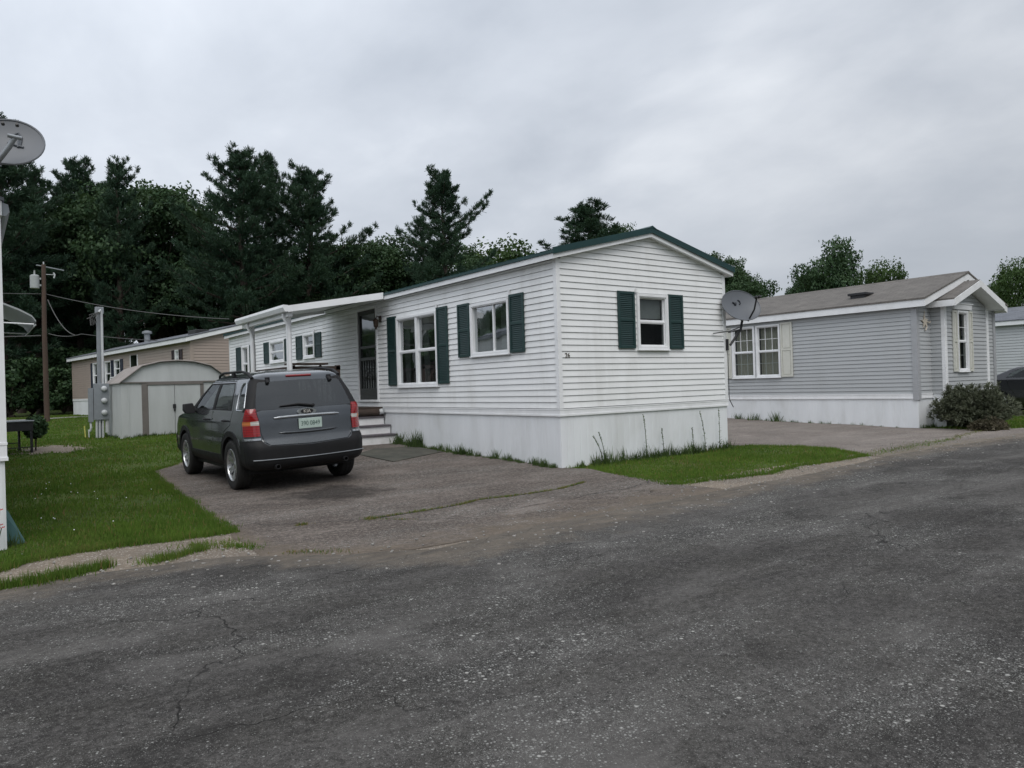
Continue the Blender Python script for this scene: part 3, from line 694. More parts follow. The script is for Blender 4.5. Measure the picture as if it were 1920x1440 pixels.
def window(par, pl, u0, u1, z0, z1, kind='hung', fr=0.055, trim=0.05, mat='white', curt='curtain', gmat='glass', cut=None, grid=0, sill=True, double=False, blindtop=0.0):
    """u0..u1,z0..z1: outside of trim. frame = part; glass, curtain = sub-parts"""
    M = pl.M(); mb = MB(); D = 0.05
    def rect(a, b, c, d, w, y0, y1, m_=mb):
        m_.box(a, y0, c, a + w, y1, d, M).box(b - w, y0, c, b, y1, d, M).box(a + w, y0, c, b - w, y1, c + w, M).box(a + w, y0, d - w, b - w, y1, d, M)
    rect(u0, u1, z0, z1, trim, 0.0, D)
    # jambs going in
    rect(u0 + trim, u1 - trim, z0 + trim, z1 - trim, 0.018, -0.07, D - 0.014)
    if sill: mb.box(u0 - 0.01, 0.0, z0 - 0.022, u1 + 0.01, D + 0.018, z0 - 0.001, M)
    a, b, c, d = u0 + trim + .018, u1 - trim - .018, z0 + trim + .018, z1 - trim - .018
    cells = [(a, b)]
    if double:
        mid = (a + b) / 2; mb.box(mid - .045, -0.05, c, mid + .045, D - 0.02, d, M); cells = [(a, mid - .045), (mid + .045, b)]
    gl = MB(); cu_ = MB(); bl = MB()
    for (p, q) in cells:
        if kind == 'hung':
            zm = (c + d) / 2
            mb.box(p, -0.035, zm - .018, q, 0.012, zm + .018, M)
            rect(p, q, c, zm - .018, .016, -0.03, 0.004); rect(p, q, zm + .018, d, .016, -0.045, -0.012)
            gl.quad(pl.p(p, c, -.01), pl.p(q, c, -.01), pl.p(q, zm, -.01), pl.p(p, zm, -.01)); gl.quad(pl.p(p, zm, -.03), pl.p(q, zm, -.03), pl.p(q, d, -.03), pl.p(p, d, -.03))
        elif kind == 'slide':
            um = p + (q - p) * 0.42
            mb.box(um - .018, -0.04, c, um + .018, 0.004, d, M)
            gl.quad(pl.p(p, c, -.02), pl.p(q, c, -.02), pl.p(q, d, -.02), pl.p(p, d, -.02))
        if grid:
            for i in range(1, grid):
                uu = p + (q - p) * i / grid; mb.box(uu - .007, -0.028, c, uu + .007, -0.012 if kind == 'hung' else 0, d, M)
            for zz in ((c + zm) / 2, (zm + d) / 2): mb.box(p, -0.027, zz - .007, q, -0.013, zz + .007, M)
        # curtains: pleated sheets either side
        if curt:
            W_ = q - p; r = random.Random(int(u0 * 100) + int(z0 * 10))
            for s0, s1 in (((p, p + W_ * .36), (q - W_ * .30, q)) if curt != 'curtain_cream' else ((p, q),)):
                n = 18
                for i in range(n):
                    x0, x1 = s0 + (s1 - s0) * i / n, s0 + (s1 - s0) * (i + 1) / n
                    y0, y1 = -.13 - .018 * (i % 2), -.13 - .018 * ((i + 1) % 2)
                    zl = c if curt != 'curtain_cream' else c + (d - c) * .0
                    cu_.quad(pl.p(x0, zl, y0), pl.p(x1, zl, y1), pl.p(x1, d, y1), pl.p(x0, d, y0))
        if blindtop: bl.box(p, -.10, d - (d - c) * blindtop, q, -.09, d, M)
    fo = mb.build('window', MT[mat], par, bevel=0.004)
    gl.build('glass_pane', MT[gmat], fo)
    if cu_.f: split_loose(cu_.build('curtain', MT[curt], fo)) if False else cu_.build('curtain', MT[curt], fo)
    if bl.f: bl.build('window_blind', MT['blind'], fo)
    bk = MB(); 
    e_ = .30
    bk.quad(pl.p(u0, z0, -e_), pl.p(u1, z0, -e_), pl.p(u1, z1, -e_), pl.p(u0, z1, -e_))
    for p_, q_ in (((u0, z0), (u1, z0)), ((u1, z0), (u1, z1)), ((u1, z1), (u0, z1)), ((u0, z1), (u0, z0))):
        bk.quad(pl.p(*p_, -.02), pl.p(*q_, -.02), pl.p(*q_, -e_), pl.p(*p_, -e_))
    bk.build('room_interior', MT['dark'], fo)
    return fo
def opening(u0, u1, z0, z1, trim=.05): return (u0 + trim * .6, u1 - trim * .6, z0 + trim * .6, z1 - trim * .6)

def roof(root, W, L, z_e, slope, os_, oe, roofmat, fasciamat='white', fh=0.10, edge=None, edge_h=0.10, th=0.05, ridge_cap=True, ys=None):
    """z_e: underside height at the outer eave edge"""
    y0, y1 = (-oe, L + oe) if ys is None else ys
    xl, xr, xm = -os_, W + os_, W / 2; zr = z_e + slope * (xm - xl)
    # soffit + fascia (white)
    mb = MB()
    for a, b in ((xl + .012, xm), (xm, xr - .012)):
        za = z_e if a != xm else zr; zb = zr if b == xm else z_e
        mb.quad((a, y0 + .012, za + .012), (b, y0 + .012, zb + .012), (b, y1 - .012, zb + .012), (a, y1 - .012, za + .012))
    mb.build('soffit', MT[fasciamat], root)
    mb = MB()
    mb.box(xl, y0, z_e, xl + .02, y1, z_e + fh); mb.box(xr - .02, y0, z_e, xr, y1, z_e + fh)
    for yy in (y0 - .003, y1 - .017):
        mb.prism([(xl - .002, yy, z_e), (xm, yy, zr), (xm, yy, zr + fh), (xl - .002, yy, z_e + fh)], (0, .02, 0))
        mb.prism([(xm, yy, zr), (xr + .002, yy, z_e), (xr + .002, yy, z_e + fh), (xm, yy, zr + fh)], (0, .02, 0))
    mb.build('fascia', MT[fasciamat], root, recalc=True)
    # roof skin: two slabs
    mb = MB(); e = .02
    zt = fh
    for sgn, xa in ((-1, xl - e), (1, xr + e)):
        mb.prism([(xa, y0 - e, z_e + zt), (xm, y0 - e, zr + zt), (xm, y0 - e, zr + zt + th), (xa, y0 - e, z_e + zt + th)], (0, y1 - y0 + 2 * e, 0))
    ro = mb.build('roof', MT[roofmat], root, recalc=True)
    if edge:
        mb = MB()
        for yy in (y0 - e - .012, y1 + e):
            mb.prism([(xl - e - .005, yy, z_e + zt - .02), (xm, yy, zr + zt - .02), (xm, yy, zr + zt + edge_h), (xl - e - .005, yy, z_e + zt + edge_h)], (0, .012, 0))
            mb.prism([(xm, yy, zr + zt - .02), (xr + e + .005, yy, z_e + zt - .02), (xr + e + .005, yy, z_e + zt + edge_h), (xm, yy, zr + zt + edge_h)], (0, .012, 0))
        # standing ribs of the metal sheets
        n = int((y1 - y0) / .3)
        for i in range(n + 1):
            y = y0 + (y1 - y0) * i / n
            for sgn, xa in ((-1, xl - e), (1, xr + e)):
                mb.prism([(xa, y - .012, z_e + zt + th), (xm, y - .012, zr + zt + th), (xm, y - .012, zr + zt + th + .018), (xa, y - .012, z_e + zt + th + .018)], (0, .024, 0))
        mb.prism([(xm - .16, y0 - e - .02, zr + zt + th + .022 - .16 * slope), (xm, y0 - e - .02, zr + zt + th + .026), (xm + .16, y0 - e - .02, zr + zt + th + .022 - .16 * slope), (xm, y0 - e - .02, zr + zt + th + .06)], (0, y1 - y0 + 2 * e + .04, 0))
        mb.build('roof_trim', MT[edge], ro, recalc=True)
    elif ridge_cap:
        mb = MB(); mb.prism([(xm - .12, y0 - e, zr + zt + th + .003 - .12 * slope), (xm, y0 - e, zr + zt + th + .003), (xm + .12, y0 - e, zr + zt + th + .003 - .12 * slope), (xm, y0 - e, zr + zt + th + .02)], (0, y1 - y0 + 2 * e, 0))
        mb.build('ridge_cap', MT[roofmat], ro, recalc=True)
    return ro

def skirting(root, W, L, zt, mat='skirt', prow=0.9, trimmat='white', tz=0.115, zb=-0.25, front_to=None):
    mb = MB(); t = .02
    def run(p0, p1, N):
        p0, p1, N = Vector(p0), Vector(p1), Vector(N); l = (p1 - p0).length; n = max(int(round(l / prow)), 1); U = (p1 - p0) / l
        for i in range(n):
            a, b = p0 + U * (l * i / n + .003), p0 + U * (l * (i + 1) / n - .003)
            # vee-grooved sheets: each has shallow vertical ribs
            m = 6
            for j in range(m):
                c, d = a + (b - a) * j / m, a + (b - a) * (j + 1) / m; k = .0035
                q = c + (d - c) * .12; q2 = c + (d - c) * .88
                for (s, e, os, oe_) in ((c, q, 0, k), (q, q2, k, k), (q2, d, k, 0)):
                    mb.quad(s + N * os + Vector((0, 0, zb)), e + N * oe_ + Vector((0, 0, zb)), e + N * oe_ + Vector((0, 0, zt)), s + N * os + Vector((0, 0, zt)))
            mb.quad(b + Vector((0, 0, zb)), b + U * .006 + Vector((0, 0, zb)), b + U * .006 + Vector((0, 0, zt)), b + Vector((0, 0, zt)))
    run((0, L, 0), (0, 0, 0), (-1, 0, 0)); run((0, 0, 0), (W, 0, 0), (0, -1, 0)); run((W, 0, 0), (W, L, 0), (1, 0, 0)); run((W, L, 0), (0, L, 0), (0, 1, 0))
    mb.build('skirting', MT[mat], root)
    mb = MB()
    for (za, zb2, o) in ((zt - .002, zt + .028, .030), (zt + .028, zt + tz - .02, .022), (zt + tz - .02, zt + tz, .027)):
        mb.box(-o, -o, za, W + o, -.002, zb2); mb.box(-o, -.002, za, -.002, L + o, zb2); mb.box(W + .002, -.002, za, W + o, L + o, zb2); mb.box(-.002, L + .002, za, W + .002, L + o, zb2)
    mb.build('skirt_trim', MT[trimmat], root)
def corners(root, W, L, z0, z1, mat='white', w=.055, sides=('nl', 'nr', 'fl', 'fr'), o=.022):
    mb = MB()
    for s in sides:
        x = 0 if s[1] == 'l' else W; y = 0 if s[0] == 'n' else L
        sx = -1 if s[1] == 'l' else 1; sy = -1 if s[0] == 'n' else 1
        mb.box(min(x + sx * o, x - sx * w), min(y + sy * o, y + sy * .001), z0, max(x + sx * o, x - sx * w), max(y + sy * o, y + sy * .001), z1)
        mb.box(min(x + sx * o, x + sx * .001), min(y, y - sy * w), z0, max(x + sx * o, x + sx * .001), max(y, y - sy * w), z1)
    return split_loose(mb.build('corner_trim', MT[mat], root))

def text_obj(body, size, parent, M, mat, name, extrude=0.004):
    cu_ = bpy.data.curves.new(name, 'FONT'); cu_.body = body; cu_.size = size; cu_.extrude = extrude; cu_.align_x = 'CENTER'; cu_.align_y = 'CENTER'
    tmp = bpy.data.objects.new('tmp', cu_); COL.objects.link(tmp)
    bpy.context.view_layer.update(); dg = bpy.context.evaluated_depsgraph_get()
    me = bpy.data.meshes.new_from_object(tmp.evaluated_get(dg)); bpy.data.objects.remove(tmp)
    me.name = name; me.materials.clear(); me.materials.append(mat)
    o = bpy.data.objects.new(name, me); COL.objects.link(o); o.parent = parent; o.matrix_local = M; return o

# ---------------------------------------------------------- white home with green shutters
WW, WL = 4.17, 18.1; ZT = .828; ZS = ZT + .115; ZE = 3.32
wh = empty('mobile_home', (0, 0, 0), 0, 'white clapboard mobile home with dark green shutters, green metal roof and number 26', 'mobile home')
LFT = Plane((0, 0, 0), (0, 1, 0), (-1, 0, 0)); FRT = Plane((0, 0, 0), (1, 0, 0), (0, -1, 0)); RGT = Plane((WW, 0, 0), (0, 1, 0), (1, 0, 0)); BCK = Plane((0, WL, 0), (1, 0, 0), (0, 1, 0))
wins = [(3.70, 5.40, 1.38, 2.88, 'hung', 1), (1.26, 2.47, 1.90, 2.86, 'slide', 0), (10.13, 10.92, 2.26, 2.93, 'hung', 0), (12.45, 13.75, 2.25, 2.90, 'hung', 0), (15.9, 16.6, 1.75, 2.93, 'hung', 0)]
DR = (6.36, 7.44, 1.06, 3.26)
ops = [opening(*w[:4]) for w in wins] + [DR]
sl = .245
def gab(W, os_=.15, z=ZE): return (z + .01, W / 2, z + sl * (W / 2))
# body: siding
z00 = ZT + .226 - LAP
mb = siding(LFT, 0.02, WL - .02, z00, ZE + .01, ops)
m2 = siding(FRT, 0.02, WW - .02, z00, ZE + .04 + sl * WW / 2, [opening(1.77, 2.55, 1.90, 2.87)], (ZE + .04, WW / 2, ZE + .04 + sl * WW / 2)); mb.add(m2.v, m2.f)
m2 = siding(RGT, 0.02, WL - .02, z00, ZE + .01); mb.add(m2.v, m2.f)
m2 = siding(BCK, 0.02, WW - .02, z00, ZE + .04 + sl * WW / 2, [], (ZE + .04, WW / 2, ZE + .04 + sl * WW / 2)); mb.add(m2.v, m2.f)
mb.build('siding', MT['vinyl_white'], wh, recalc=False)
corners(wh, WW, WL, ZT + .12, ZE + .02)
skirting(wh, WW, WL, ZT)
roof(wh, WW, WL, ZE - .01, sl, .15, .12, 'roof_green', fh=.085, edge='roof_green', edge_h=.085, th=.045)
for (a, b, c, d, k, dbl) in wins:
    window(wh, LFT, a, b, c, d, k, double=bool(dbl), curt='curtain')
window(wh, FRT, 1.77, 2.55, 1.90, 2.87, 'hung', curt=None, blindtop=.42)
for (a, b) in ((3.29, 3.69), (5.43, 5.83)): shutter(wh, LFT, a, b, 1.42, 2.93, MT['shutter'])
for (a, b) in ((.84, 1.24), (2.51, 2.91)): shutter(wh, LFT, a, b, 1.90, 2.90, MT['shutter'])
for (a, b) in ((9.66, 10.09), (11.03, 11.48)): shutter(wh, LFT, a, b, 2.25, 2.91, MT['shutter'])
for (a, b) in ((12.0, 12.42), (13.8, 14.3)): shutter(wh, LFT, a, b, 2.25, 2.91, MT['shutter'])
for (a, b) in ((15.2, 15.75), (16.75, 17.25)): shutter(wh, LFT, a, b, 1.75, 2.93, MT['shutter'])
for (a, b) in ((1.31, 1.71), (2.57, 2.95)): shutter(wh, FRT, a, b, 1.915, 2.89, MT['shutter'])
# storm door
M = LFT.M()
mb = MB(); a, b, c, d = DR
mb.box(a, -.04, c, a + .06, .035, d, M).box(b - .06, -.04, c, b, .035, d, M).box(a + .06, -.04, d - .06, b - .06, .035, d, M).box(a + .06, -.04, c, b - .06, .05, c + .05, M)
mb.build('door_frame', MT['white'], wh, bevel=.004)
mb = MB(); a, b, c, d = a + .06, b - .06, c + .05, d - .06
mb.box(a, -.03, c, a + .09, .008, d, M).box(b - .09, -.03, c, b, .008, d, M).box(a + .09, -.03, c, b - .09, .008, c + .26, M).box(a + .09, -.03, d - .1, b - .09, .008, d, M)
mb.box(a + .09, -.028, c + .92, b - .09, .006, c + .99, M).box(a + .09, -.028, c + 1.2, b - .09, .006, c + 1.26, M)
for i in range(1, 6):
    u = a + .09 + (b - a - .18) * i / 6; mb.box(u - .008, -.02, c + .26, u + .008, .0, c + .92, M)
# scroll work in the grille
for cx_, cz_ in ((.35, .6), (.63, .6), (.49, 1.09)):
    for rr_ in (.11, .06):
        mb.tube([M @ Vector((a + cx_ + rr_ * cos(t_), -.006, c + cz_ + rr_ * 1.2 * sin(t_))) for t_ in np.linspace(0, 2 * pi, 17)], .007, 5, cap=False)
dr = mb.build('storm_door', MT['door'], wh, bevel=.003)
mb = MB(); mb.quad(LFT.p(a + .09, c + .26, -.022), LFT.p(b - .09, c + .26, -.022), LFT.p(b - .09, d - .1, -.022), LFT.p(a + .09, d - .1, -.022)); mb.build('glass_pane', MT['glass_door'], dr)
mb = MB(); mb.box(a + .01, .008, c + 1.02, a + .035, .055, c + 1.14, M); mb.build('door_handle', MT['black'], dr, bevel=.004)
# porch light
mb = MB(); Ml = LFT.M() @ Matrix.Translation((6.19, 0, 2.84))
mb.box(-.05, .01, .02, .05, .03, .16, Ml).tube([Ml @ Vector(p) for p in ((0, .03, .12), (0, .10, .16), (0, .13, .10))], .012, 6)
mb.lathe([(0.0, .12), (.06, .07), (.068, .05), (.06, .04), (.05, -.08), (.03, -.10), (.012, -.14), (0, -.15)], Ml @ Matrix.Translation((0, .13, 0)), 10)
mb.build('porch_light', MT['brass'], wh)
# house number
text_obj('26', .105, wh, Matrix(((1, 0, 0, .175), (0, 0, -1, -.016), (0, 1, 0, 1.795), (0, 0, 0, 1))), simple('number', (.05, .035, .02), .5, .1), 'house_number')
# siding j-channel slips at the window heads (white stub flashings)
mb = MB()
for u, z in ((3.70, 2.94), (1.25, 2.92), (10.12, 2.95)): mb.box(u - .02, .016, z - .02, u + .015, .04, z + .07, M)
mb.box(1.74, .0 - .04, 2.88, 1.775, -.016, 2.95); split_loose(mb.build('flashing', MT['white'], wh))

# ---------------------------------------------------------- covered porch
pr = empty('covered_porch', (-1.1, 7.4, g(-1.1, 7.4)), 0, 'white lean-to porch roof on two square posts over a brown railed deck', 'porch')
pl_ = pr.location
def PB(): return MB()
def pb(mbx, name, mat, **k):
    mbx.v = [(x - pl_[0], y - pl_[1], z - pl_[2]) for x, y, z in mbx.v]; return mbx.build(name, mat, pr, **k)
xo, zo, xi, zi = -2.30, 3.085, -.17, 3.455; y0, y1 = 5.72, 9.02
mb = PB(); mb.prism([(xi, y0, zi), (xo, y0, zo), (xo, y0, zo - .05), (xi, y0, zi - .05)], (0, y1 - y0, 0)); rp = pb(mb, 'porch_roof', MT['white'], recalc=True)
mb = PB()
for yy in (y0 - .02, y1): mb.prism([(xi, yy, zi + .012), (xo, yy, zo + .012), (xo, yy, zo - .12), (xi, yy, zi - .13)], (0, .02, 0))
# gutter along the front
mb.prism([(xo, y0 - .02, zo + .02), (xo - .10, y0 - .02, zo + .025), (xo - .11, y0 - .02, zo - .03), (xo - .07, y0 - .02, zo - .11), (xo, y0 - .02, zo - .11)], (0, y1 - y0 + .04, 0))
mb.box(xo + .03, y0 + .1, zo - .20, xo + .13, y1 - .1, zo - .055)
pb(mb, 'gutter', MT['white'], recalc=True)
for yy in (6.12, 8.55):
    z0 = g(-2.15, yy); mb = PB(); mb.box(-2.20, yy - .045, z0 - .05, -2.11, yy + .045, zo - .1); pb(mb, 'post', MT['white'], bevel=.006)
    mb = PB(); mb.tube([(-2.30, yy - .12, zo - .12), (-2.30, yy - .12, zo - .2), (-2.20, yy - .09, zo - .36), (-2.17, yy - .085, zo - .5), (-2.17, yy - .085, z0 + .05)], .035, 8); pb(mb, 'downspout', MT['white'], smooth=50)
mb = PB(); n = 14
for i in range(n):
    xx = -2.1 + 2.08 * i / n; mb.box(xx, 6.2, .91, xx + 2.08 / n - .008, 9.0, .945)
mb.box(-2.12, 6.18, .72, -.02, 6.2, .945).box(-2.14, 6.18, .72, -2.12, 9.0, .945)
for xx, yy in ((-2.05, 6.3), (-2.05, 8.9), (-1.05, 6.3)): mb.box(xx - .04, yy - .04, -.05, xx + .04, yy + .04, .9)
pb(mb, 'deck', MT['brown_wood'])
mb = PB()
for xx, yy in ((-2.05, 6.25), (-1.05, 6.25), (-2.05, 8.95)): mb.box(xx - .045, yy - .045, .945, xx + .045, yy + .045, 1.90)
mb.box(-2.1, 6.205, 1.80, -1.0, 6.295, 1.88).box(-2.1, 6.23, 1.02, -1.05, 6.27, 1.09)
mb.box(-2.10, 6.3, 1.80, -2.0, 9.0, 1.88).box(-2.07, 6.3, 1.02, -2.03, 9.0, 1.09)
for i in range(1, 9): mb.box(-2.1 + i * .115 - .016, 6.235, 1.09, -2.1 + i * .115 + .016, 6.265, 1.80)
for i in range(1, 22): mb.box(-2.066, 6.3 + i * .122 - .016, 1.09, -2.034, 6.3 + i * .122 + .016, 1.80)
mb.box(-2.16, 6.14, 1.91, -1.30, 6.42, 1.95).box(-2.1, 6.2, 1.62, -1.42, 6.23, 1.80)
mb.tube([(-1.45, 6.25, 1.9), (-1.02, 6.22, 1.30)], .03, 6)
pb(mb, 'railing', MT['brown_wood'])
# ---------------------------------------------------------- steps
st = empty('porch_steps', (-.5, 5.9, g(-.5, 5.9)), 0, 'white wooden steps with dark treads climbing to the porch deck', 'steps')
sl_ = st.location
def sb(mbx, name, mat, **k):
    mbx.v = [(x - sl_[0], y - sl_[1], z - sl_[2]) for x, y, z in mbx.v]; return mbx.build(name, mat, st, **k)
xs0 = [-1.04, -.94, -.88]
for i in range(3):
    ya = 5.52 + .30 * i; zt_ = .345 + .19 * i; zb_ = g(-.5, 5.5) - .03 if i == 0 else zt_ - .19
    mb = MB(); mb.box(xs0[i], ya, zb_, -.035, ya + .02, zt_ - .012); sb(mb, 'riser', MT['step_white'], bevel=.003)
    mb = MB(); mb.box(xs0[i] - .02, ya - .03, zt_ - .010, -.025, ya + (.31 if i < 2 else .10), zt_ + .026); sb(mb, 'tread', MT['tread'], bevel=.004)
    mb = MB(); mb.box(xs0[i] + .005, ya + .021, g(-.5, 5.5) - .05, xs0[i] + .03, ya + .30, zt_ - .013).box(-.065, ya + .021, g(-.5, 5.5) - .05, -.04, ya + .30, zt_ - .013); split_loose(sb(mb, 'stringer', MT['step_white']))
# rolled mat on the landing
mb = MB(); mb.tube([(-.95, 6.14, .83), (-.16, 6.14, .83)], .085, 14); o = mb.build('rolled_mat', MT['brown_wood'], smooth=40); tag(o, label='dark brown rolled mat lying on the top porch step', cat='mat')
mb = MB(); mb.tube([(-.155, 6.14, .83), (-.06, 6.12, .85)], [.06, .07], 12); mb.tube([(-.055, 6.12, .85), (-.05, 6.12, .85)], .075, 12); o = mb.build('small_pot', MT['pvc'], smooth=40); tag(o, label='small white pot beside the rolled mat at the wall', cat='pot')
# flat outdoor mat on the driveway
pts4 = [(-.15, 3.40), (-1.62, 2.62), (-1.60, 4.15), (-.95, 4.75), (-.12, 4.6)]
mb = MB(); n_ = len(pts4)
vs = [(x, y, g(x, y) + .009) for x, y in pts4] + [(x, y, g(x, y) + .020) for x, y in pts4]
mb.add(vs, [tuple(range(n_ - 1, -1, -1)), tuple(range(n_, 2 * n_))] + [(i, (i + 1) % n_, n_ + (i + 1) % n_, n_ + i) for i in range(n_)])
t = NT('mat_rubber'); v_ = t.pos(); c_ = t.mix(t.rng(t.noise(v_, 3, 6, .7), .35, .65), (.065, .068, .058), (.105, .10, .085)); t.bsdf(c_, .95, 0, t.bump(t.noise(v_, 90, 3), .5, .004), .1)
o = mb.build('outdoor_mat', t.m, recalc=True); tag(o, label='flat dark grey mat lying on the driveway near the porch steps', cat='mat')

# ---------------------------------------------------------- grey home
GX, GY, GW, GL = 11.15, -.30, 4.5, 17.0
gh = empty('mobile_home', (GX, GY, 0), 0, 'grey vinyl mobile home with white trim and small gabled bay beside the shrub', 'mobile home')
gT, gE = .725, 2.98; gs_ = .32
GL_, GF, GR, GB = Plane((0, 0, 0), (0, 1, 0), (-1, 0, 0)), Plane((0, 0, 0), (1, 0, 0), (0, -1, 0)), Plane((GW, 0, 0), (0, 1, 0), (1, 0, 0)), Plane((0, GL, 0), (1, 0, 0), (0, 1, 0))
zr_ = gE + .04 + gs_ * GW / 2
gw1, gw2 = (3.75, 4.55, 1.36, 2.88), (4.60, 5.40, 1.36, 2.88)
mb = siding(GL_, .02, GL - .02, gT + .10, gE + .02, [opening(*gw1), opening(*gw2)])
for m2 in (siding(GF, .02, GW - .02, gT + .10, zr_, [], (gE + .04, GW / 2, zr_)), siding(GR, .02, GL - .02, gT + .10, gE + .02), siding(GB, .02, GW - .02, gT + .10, zr_, [], (gE + .04, GW / 2, zr_))): mb.add(m2.v, m2.f)
mb.build('siding', MT['vinyl_grey'], gh)
corners(gh, GW, GL, gT - .03, gE + .03, 'greytrim', w=.10, o=.036)
skirting(gh, GW, GL, gT, tz=.12)
rg = roof(gh, GW, GL, gE - .02, gs_, .16, .30, 'shingle_brown', fh=.17, th=.04)
for w_ in (gw1, gw2): window(gh, GL_, *w_, kind='hung', trim=.045, curt='curtain_cream', grid=3)
shutter(gh, GL_, 3.36, 3.73, 1.36, 2.90, MT['shutter_white'], panel=True)
shutter(gh, GL_, 5.42, 5.79, 1.36, 2.90, MT['shutter_white'], panel=True)
mb = MB(); mb.box(.55, 1.55, gE + .17 + .0 + .55 * gs_, .9, 1.95, gE + .17 + .08 + .9 * gs_); mb.box(.5, 1.5, gE + .17 + .09 + .75 * gs_, .95, 2.0, gE + .17 + .11 + .9 * gs_); mb.build('roof_vent', MT['black'], rg, bevel=.01)
# bay with its own gable
bx0, bx1, by = .74, 3.26, -.32
BF = Plane((0, by, 0), (1, 0, 0), (0, -1, 0)); BL = Plane((bx0, by, 0), (0, 1, 0), (-1, 0, 0)); BR = Plane((bx1, by, 0), (0, 1, 0), (1, 0, 0))
bw = (1.42, 2.02, 1.36, 2.90); bsl = .36; bz = 2.96; bm_ = (bx0 + bx1) / 2
mb = siding(BF, bx0 + .02, bx1 - .02, gT + .10, bz + .06 + bsl * (bm_ - bx0), [opening(*bw)], (bz + .06, bm_, bz + .06 + bsl * (bm_ - bx0)))
for m2 in (siding(BL, .02, -by, gT + .10, bz + .02), siding(BR, .02, -by, gT + .10, bz + .02)): mb.add(m2.v, m2.f)
bay = mb.build('bay', MT['vinyl_grey'], gh)
window(gh, BF, *bw, kind='hung', trim=.045, curt='curtain_cream', grid=1)
for a, b in ((1.16, 1.40), (2.04, 2.28)): shutter(gh, BF, a, b, 1.36, 2.90, MT['shutter_white'], panel=True)
mb = MB(); Mb = BF.M(); mb.box(1.22, .0, 2.93, 2.22, .06, 3.06, Mb).box(1.18, .0, 3.06, 2.26, .08, 3.09, Mb)
mb.box(bx0 - .02, -.06, gT - .1, bx0 + .11, .028, bz + .03, Mb).box(bx1 - .11, -.06, gT - .1, bx1 + .02, .028, bz + .03, Mb)
mb.build('bay_trim', MT['white'], bay, bevel=.004)
mb = MB(); mb.box(bx0, by, -.2, bx1, -.03, gT + .10); mb.build('bay_skirting', MT['skirt'], bay)
# bay roof
mb = MB(); xl, xr = bx0 - .20, bx1 + .20; yf, yb_ = by - .35, .0; zl = bz + .0; zrr = zl + bsl * (bm_ - xl); fh = .15
for (xa, za), (xb, zb) in (((xl, zl), (bm_, zrr)), ((bm_, zrr), (xr, zl))):
    mb.prism([(xa, yf, za + fh), (xb, yf, zb + fh), (xb, yf, zb + fh + .04), (xa, yf, za + fh + .04)], (0, yb_ - yf + (0.9 if True else 0), 0))
br_ = mb.build('bay_roof', MT['shingle_brown'], bay, recalc=True)
mb = MB()
mb.prism([(xl, yf - .02, zl), (bm_, yf - .02, zrr), (bm_, yf - .02, zrr + fh + .02), (xl, yf - .02, zl + fh + .02)], (0, .018, 0)); mb.prism([(bm_, yf - .02, zrr), (xr, yf - .02, zl), (xr, yf - .02, zl + fh + .02), (bm_, yf - .02, zrr + fh + .02)], (0, .018, 0))
mb.box(xl - .012, yf, zl, xl + .008, .0, zl + fh).box(xr - .008, yf, zl, xr + .012, .0, zl + fh)
for (xa, za), (xb, zb) in (((xl, zl), (bm_, zrr)), ((bm_, zrr), (xr, zl))): mb.quad((xa, yf, za + .02), (xb, yf, zb + .02), (xb, 0, zb + .02), (xa, 0, za + .02))
mb.build('bay_fascia', MT['white'], bay, recalc=True)
# star ornament by the corner
od = empty('wall_ornament', (GX + .40, GY - .02, 2.62), 0, 'pale star shaped ornament hanging on the grey wall near the corner', 'ornament')
mb = MB(); ptsS = []
for i in range(10):
    rr_ = .17 if i % 2 == 0 else .07; a_ = pi / 2 + i * pi / 5 + .15; ptsS.append((rr_ * cos(a_), -.02, rr_ * sin(a_)))
mb.prism(ptsS, (0, .02, 0)); mb.build('star', MT['ornament'], od, recalc=True)
mb = MB(); mb.tube([(0.02, -.01, -.05), (.05, -.03, -.14), (.0, -.02, -.22)], .02, 6).tube([(.08, -.02, 0), (.2, -.03, -.03), (.26, -.02, .01)], .018, 6).tube([(0, -.01, .15), (0, -.01, .26)], .008, 5)
split_loose(mb.build('ribbon', MT['ornament'], od))

# ---------------------------------------------------------- second grey home, at the right edge
g2 = empty('mobile_home', (23.2, -.3, 0), 0, 'pale grey mobile home half hidden behind the black sedan', 'mobile home')
W2, L2, zE2, s2 = 4.5, 16.0, 3.02, .25; zr2 = zE2 + .04 + s2 * W2 / 2
A, B, C, D = Plane((0, 0, 0), (0, 1, 0), (-1, 0, 0)), Plane((0, 0, 0), (1, 0, 0), (0, -1, 0)), Plane((W2, 0, 0), (0, 1, 0), (1, 0, 0)), Plane((0, L2, 0), (1, 0, 0), (0, 1, 0))
mb = siding(A, .02, L2 - .02, .83, zE2 + .02)
for m2 in (siding(B, .02, W2 - .02, .83, zr2, [], (zE2 + .04, W2 / 2, zr2)), siding(C, .02, L2 - .02, .83, zE2 + .02), siding(D, .02, W2 - .02, .83, zr2, [], (zE2 + .04, W2 / 2, zr2))): mb.add(m2.v, m2.f)
mb.build('siding', vinyl('vinyl_pale', (.50, .52, .53), amt=.15), g2)
corners(g2, W2, L2, .72, zE2 + .03); skirting(g2, W2, L2, .72); roof(g2, W2, L2, zE2 - .02, s2, .2, .2, 'shingle_grey', fh=.15, th=.04)

